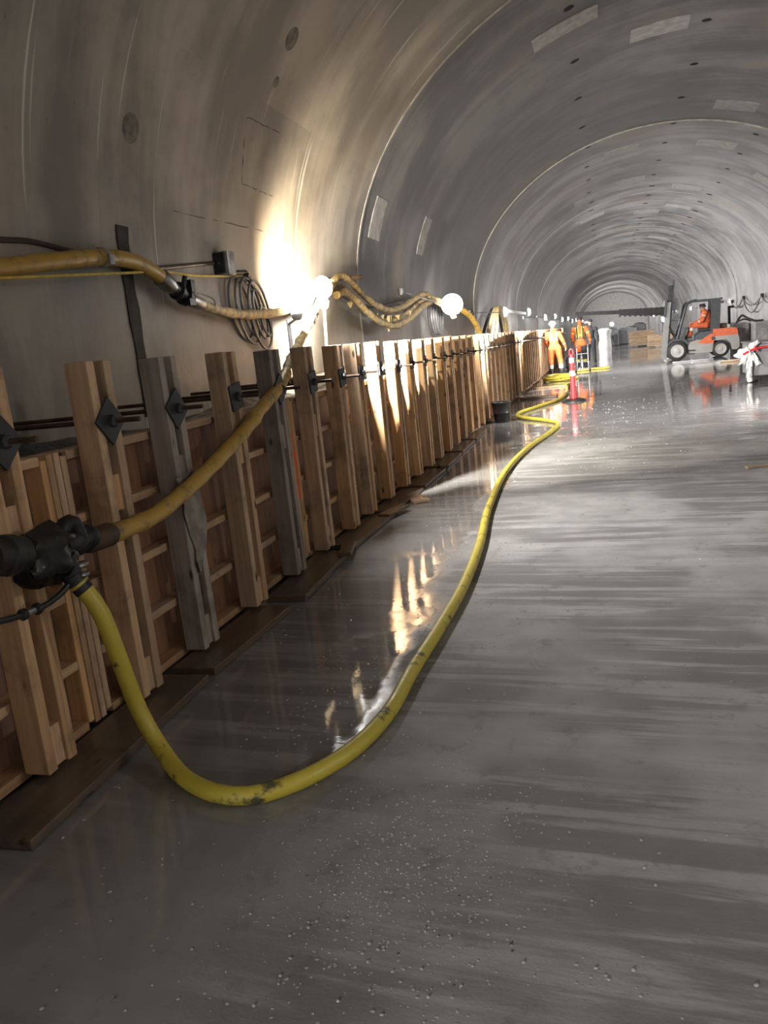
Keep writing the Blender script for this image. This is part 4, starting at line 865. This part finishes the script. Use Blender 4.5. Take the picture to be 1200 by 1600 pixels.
m_ = MB(); m_.prism([(fx - 2.4, 1.82), (fx - 2.4, 1.96), (fx - 4.1, 2.07), (fx - 4.12, 1.95)], 1, fy - .09, fy + .09); m_.cyl(q(-4.02, 0, 1.98), q(-4.02, 0, 1.88), .03, .02, 8); part('boom_extension', m_, M['boom'], f)
# driver
D = (fx + .28, fy, 1.04)
J = shift(dict(pel=(.06, 0, .10), waist=(.08, 0, .22), chest=(.04, 0, .46), neck0=(-.01, 0, .60), neck1=(-.03, 0, .66), shL=(.02, -.20, .52), shR=(.02, .20, .52), elL=(-.08, -.26, .27), wrL=(-.30, -.17, .20), elR=(-.08, .26, .27), wrR=(-.31, .17, .20),
               hipL=(.04, -.10, .09), hipR=(.04, .10, .09), knL=(-.40, -.14, .12), knR=(-.40, .14, .12), anL=(-.50, -.14, -.20), anR=(-.50, .14, -.20), heL=(-.48, -.14, -.255), heR=(-.48, .14, -.255), toL=(-.66, -.14, -.25), toR=(-.66, .14, -.25)), D)
E = stand_edges(); hand(J, E, 'wrL', 'hl', (-.8, .15, .1), (-.1, .4, -.6), (0, .3, .9)); hand(J, E, 'wrR', 'hr', (-.8, -.15, .1), (-.1, -.4, -.6), (0, -.3, .9))
HD = Vector(D) + Vector((-.05, 0, .68))
p4 = figure('person', 'driver in orange hi-vis suit and dark helmet seated in the forklift', D, J, E, [M['hivis_dull'], M['reflect'], M['dark_cloth'], M['skin'], M['boot']],
            lambda b_, t_, c_, hc: 3 if b_ in ('head', 'hand', 'neck') else 4 if b_ == 'boot' else 1 if (b_ == 'shin' and .25 < t_ < .55) or (b_ == 'arm' and .4 < t_ < .5) else 0, HD, (-1, 0, 0))
hard_hat(p4, HD, (-1, 0, 0), M['hat_dark'])

# ---------------------------------------------------------------- right side: sheeted box, blocks, wall cables
g = thing('grey_crate', 'big grey crate on black skids at the right edge', 'crate', (3.9, 19.2, 0))
m_ = MB(); m_.box((3.9, 19.2, .45), (1.9, 1.3, .66), None, .02); part('body', m_, M['box_grey'], g)
m_ = MB()
for y in (18.7, 19.7): m_.box((3.95, y, .06), (1.7, .12, .12))
part('skid', m_, M['rubber'], g)
m_ = MB(); m_.box((3.9, 19.2, .80), (1.95, 1.35, .035), None, .01); part('lid', m_, M['box_grey'], g)
wv = thing('plastic_wrap', 'white plastic sheeting knotted round a corner post of the grey crate', 'sheeting', (2.87, 18.45, 0))
m_ = MB(); m_.tube([(2.89, 18.47, .02), (2.87, 18.46, .25), (2.885, 18.45, .48), (2.86, 18.44, .62)], lambda u: .05 + .012 * math.sin(u * 17), 9, .05); part('hanging_strip', m_, M['white'], wv, True)
m_ = MB()
def crumple(c, rad, tilt, seed):
    random.seed(seed); bm = bmesh.new(); bmesh.ops.create_icosphere(bm, subdivisions=3, radius=1); a_, b_, c_ = random.random() * 6, random.random() * 6, random.random() * 6; ct, st_ = math.cos(tilt), math.sin(tilt)
    vs = []
    for w in bm.verts:
        k = 1 + .22 * math.sin(w.co.x * 6 + a_ + w.co.z * 3) + .16 * math.sin(w.co.z * 9 + b_) * math.cos(w.co.y * 7 + c_)
        x, y, z = w.co.x * rad[0] * k, w.co.y * rad[1] * k, w.co.z * rad[2] * k; vs.append((c[0] + x * ct - z * st_, c[1] + y, c[2] + x * st_ + z * ct))
    bm.verts.index_update(); m_.add(vs, [[w.index for w in f_.verts] for f_ in bm.faces]); bm.free()
crumple((2.76, 18.42, .64), (.16, .08, .085), .35, 1); crumple((2.95, 18.43, .76), (.15, .06, .065), .75, 2); crumple((2.86, 18.41, .66), (.09, .09, .09), 0, 3); crumple((2.80, 18.40, .54), (.07, .05, .14), -.45, 4)
def tail(p0, p1, w0, w1, seed):
    random.seed(seed); vs = []; fs = []; n_ = 7
    for k in range(n_ + 1):
        u = k / n_; p = Vector(p0).lerp(Vector(p1), u); w_ = w0 + (w1 - w0) * u
        for q in range(5): vs.append((p.x + (q / 4 - .5) * w_, p.y + .022 * math.sin(q * 2.2 + k * .9), p.z + (q / 4 - .5) * w_ * .35 + random.uniform(-.008, .008)))
    for k in range(n_):
        for q in range(4): a_ = k * 5 + q; fs.append((a_, a_ + 1, a_ + 6, a_ + 5))
    n2 = len(vs); vs += [(x, y + .008, z) for x, y, z in vs]; fs += [tuple(n2 + i for i in f_[::-1]) for f_ in fs]; m_.add(vs, fs)
tail((2.83, 18.38, .62), (2.70, 18.36, .40), .08, .17, 5); tail((2.92, 18.38, .62), (3.04, 18.37, .36), .07, .12, 6); tail((2.87, 18.39, .60), (2.86, 18.40, .12), .10, .13, 7)
part('knot', m_, M['white'], wv, True)
m_ = MB(); m_.tube([(2.74, 18.34, .60), (2.86, 18.33, .66), (3.0, 18.36, .70), (3.3, 18.42, .72), (3.8, 18.45, .73), (4.4, 18.5, .72)], .022, 6, .06); m_.tube([(2.98, 18.33, .76), (2.96, 18.34, .70), (3.02, 18.34, .66)], .02, 6, .04); solo('barrier_tape', m_, M['red'], 'twisted red barrier tape tied round the white sheeting', 'tape', (3, 18.4, .66), None, True)
for k, (x, y, w_) in enumerate(((4.78, 33.6, .56), (5.42, 32.2, .5))):
    m_ = MB(); m_.prism([(x - w_ / 2, 0), (x + w_ / 2 + .1, 0), (x + w_ / 2 + .1, 1.05), (x - w_ / 2, 1.05)], 1, y - .5, y + .5); m_.box((x - .05, y - .505, .55), (w_ * .7, .03, .8), None, .01)
    solo('concrete_block', m_, M['block'], ('pale concrete block right behind the forklift' if k == 0 else 'concrete block at the right edge beneath the wall cables'), 'block', (x, y, 0), 'concrete blocks by the right wall')
m_ = MB(); m_.prism([(5.0, 0), (5.95, 0), (5.95, .98), (5.0, .98)], 1, 34.2, 44); solo('concrete_bench', m_, M['block'], 'long poured concrete bench along the right wall beyond the forklift', 'bench', (5.5, 39, 0))
m_ = MB(); m_.tube([(4.75, 33.1, 1.10), (4.9, 33.0, 1.32), (5.05, 32.8, 1.22), (5.25, 32.4, 1.09), (5.5, 32.2, 1.08)], .04, 8, .08); m_.tube([(4.7, 33.0, 1.08), (4.95, 32.8, 1.18), (5.15, 32.6, 1.09)], .03, 8, .08); solo('black_hose', m_, M['rubber'], 'black hoses lying over the concrete blocks at right', 'hose', (5, 33, 1.05), None, True)
m_ = MB(); m_.box((4.55, 33.6, 1.35), (.10, .10, .72), None, .01); m_.box((4.62, 33.6, 1.68), (.22, .08, .08)); solo('steel_bracket', m_, M['iron'], 'dark upright steel bracket standing between forklift and concrete block', 'bracket', (4.55, 33.6, 1.0))
wc = thing('swagged_cables', 'dark cables looped in swags along the right tunnel wall', 'cable', (5.9, 38, 1.7))
hooks = [(5.93, 43, 1.95), (5.93, 39.6, 2.02), (5.93, 35.2, 1.97), (5.93, 31, 1.98), (5.93, 27, 2.0)]
for s_ in (.32, .62):
    pts = []
    for a_, b_ in zip(hooks, hooks[1:]):
        for k in range(6): u = k / 6; p = Vector(a_).lerp(Vector(b_), u); p.z -= s_ * 4 * u * (1 - u) * (1 if s_ < .5 or a_[1] == 39.6 else .55); pts.append(p)
    m_ = MB(); m_.tube(pts, .028, 6, .3); part('cable_swag', m_, M['cable'], wc, True)
m_ = MB()
for x, y, z in hooks: m_.box((5.98, y, z + .02), (.12, .14, .16))
part('hook', m_, M['iron'], wc)
# lumber and bundles in the middle distance
def lumber(x, y, nx, nz, lx, rz, label):
    r = thing('lumber_stack', label, 'timber', (x, y, 0), 'lumber stacks'); org = Vector((x, y, 0))
    for z in range(nz):
        for k in range(nx):
            m_ = MB(); m_.box((x + random.uniform(-.02, .02), y + (k - nx / 2) * .15, .12 + z * .10), (lx, .14, .09), None, .004); part('lumber_board', m_, M['pine_x'], r)
    for k in (-1, 1):
        m_ = MB(); m_.box((x + k * lx * .35, y, .035), (.09, nx * .16, .07)); part('bearer', m_, M['wet_y'], r)
    return r
lumber(2.15, 52.5, 4, 9, 1.5, 0, 'pale lumber stack on the floor left of the forklift mast')
lumber(2.95, 48.5, 4, 6, 1.3, 0, 'lower lumber stack half hidden by the forklift mast')
for k, (x, y, sx, sz) in enumerate(((.45, 60, .9, 1.15), (1.15, 62, .9, 1.05), (1.9, 66, 1.0, 1.1), (2.6, 68, 1.0, 1.3), (4.2, 58, 1.2, 1.3))):
    m_ = MB(); m_.box((x, y, sz / 2), (sx, 1.2, sz), None, .06); m_.box((x, y, sz * .55), (sx + .03, 1.23, .05)); m_.ball((x, y, sz), (sx * .42, .5, .14), 12, 7)
    solo('wrapped_pallet', m_, M['bundle'], '%s grey wrapped pallet from the left in the distance under the boom' % ONES[k + 1], 'pallet', (x, y, 0), 'grey pallets under the boom', False)
m_ = MB(); m_.lathe((-.05, 58, 0), (0, 0, 1), [(0, .45), (.3, .42), (.8, .40), (1.0, .46), (1.15, .5), (1.25, .38), (1.3, .2)], 14); solo('bulk_bag', m_, M['white'], 'white bulk bag standing right of the dark-clothed person', 'bag', (-.05, 58, 0), None, True)

# ---------------------------------------------------------------- wet grit on the floor
random.seed(3); m_ = MB()
def grain(x, y, r):
    if x < -1.9: return
    a_ = random.uniform(0, 6.28); ca, sa = math.cos(a_), math.sin(a_); sx, sz = random.uniform(.8, 1.5), random.choice((.22, .28, .34, .7)); vs = [(x, y, r * sz)]; fs = []
    for q, hh in ((.4, .9), (.75, .55), (1., 0.)):
        for k in range(7):
            u, w_ = q * sx * math.cos(k * .8976), q * math.sin(k * .8976); vs.append((x + r * (u * ca - w_ * sa), y + r * (u * sa + w_ * ca), r * sz * hh + .0004))
    for k in range(7):
        j = (k + 1) % 7; fs.append((0, 1 + k, 1 + j)); fs.append((1 + k, 8 + k, 8 + j, 1 + j)); fs.append((8 + k, 15 + k, 15 + j, 8 + j))
    m_.add(vs, fs)
for k in range(1100): grain(random.gauss(-.62, .22), random.gauss(1.95, .30), random.uniform(.002, .0052))
for k in range(1300): grain(random.uniform(-1.6, 2.2), 1.3 + 9 * random.random() ** 1.3, random.uniform(.002, .006))
for k in range(900): grain(random.gauss(-1.0, .30), random.uniform(2.6, 7), random.uniform(.0025, .007))
for k in range(500): grain(random.gauss(.0, .5), random.uniform(8, 17), random.uniform(.005, .014))
for k in range(420): grain(random.gauss(-1.98, .13), random.uniform(2, 16), random.uniform(.003, .012))
gt = NT('wet_grit'); gv = gt.coord(); gm = gt.fin(gt.mix(gt.mr(gt.noise(gv, 25, 2), .30, .40), (.07, .066, .062), (.33, .32, .31)), .06, Coat_Weight=1., Coat_Roughness=.03)
solo('grit', m_, gm, 'wet grit and water drops scattered over the floor', 'grit', (0, 0, 0), None, True, 'stuff')
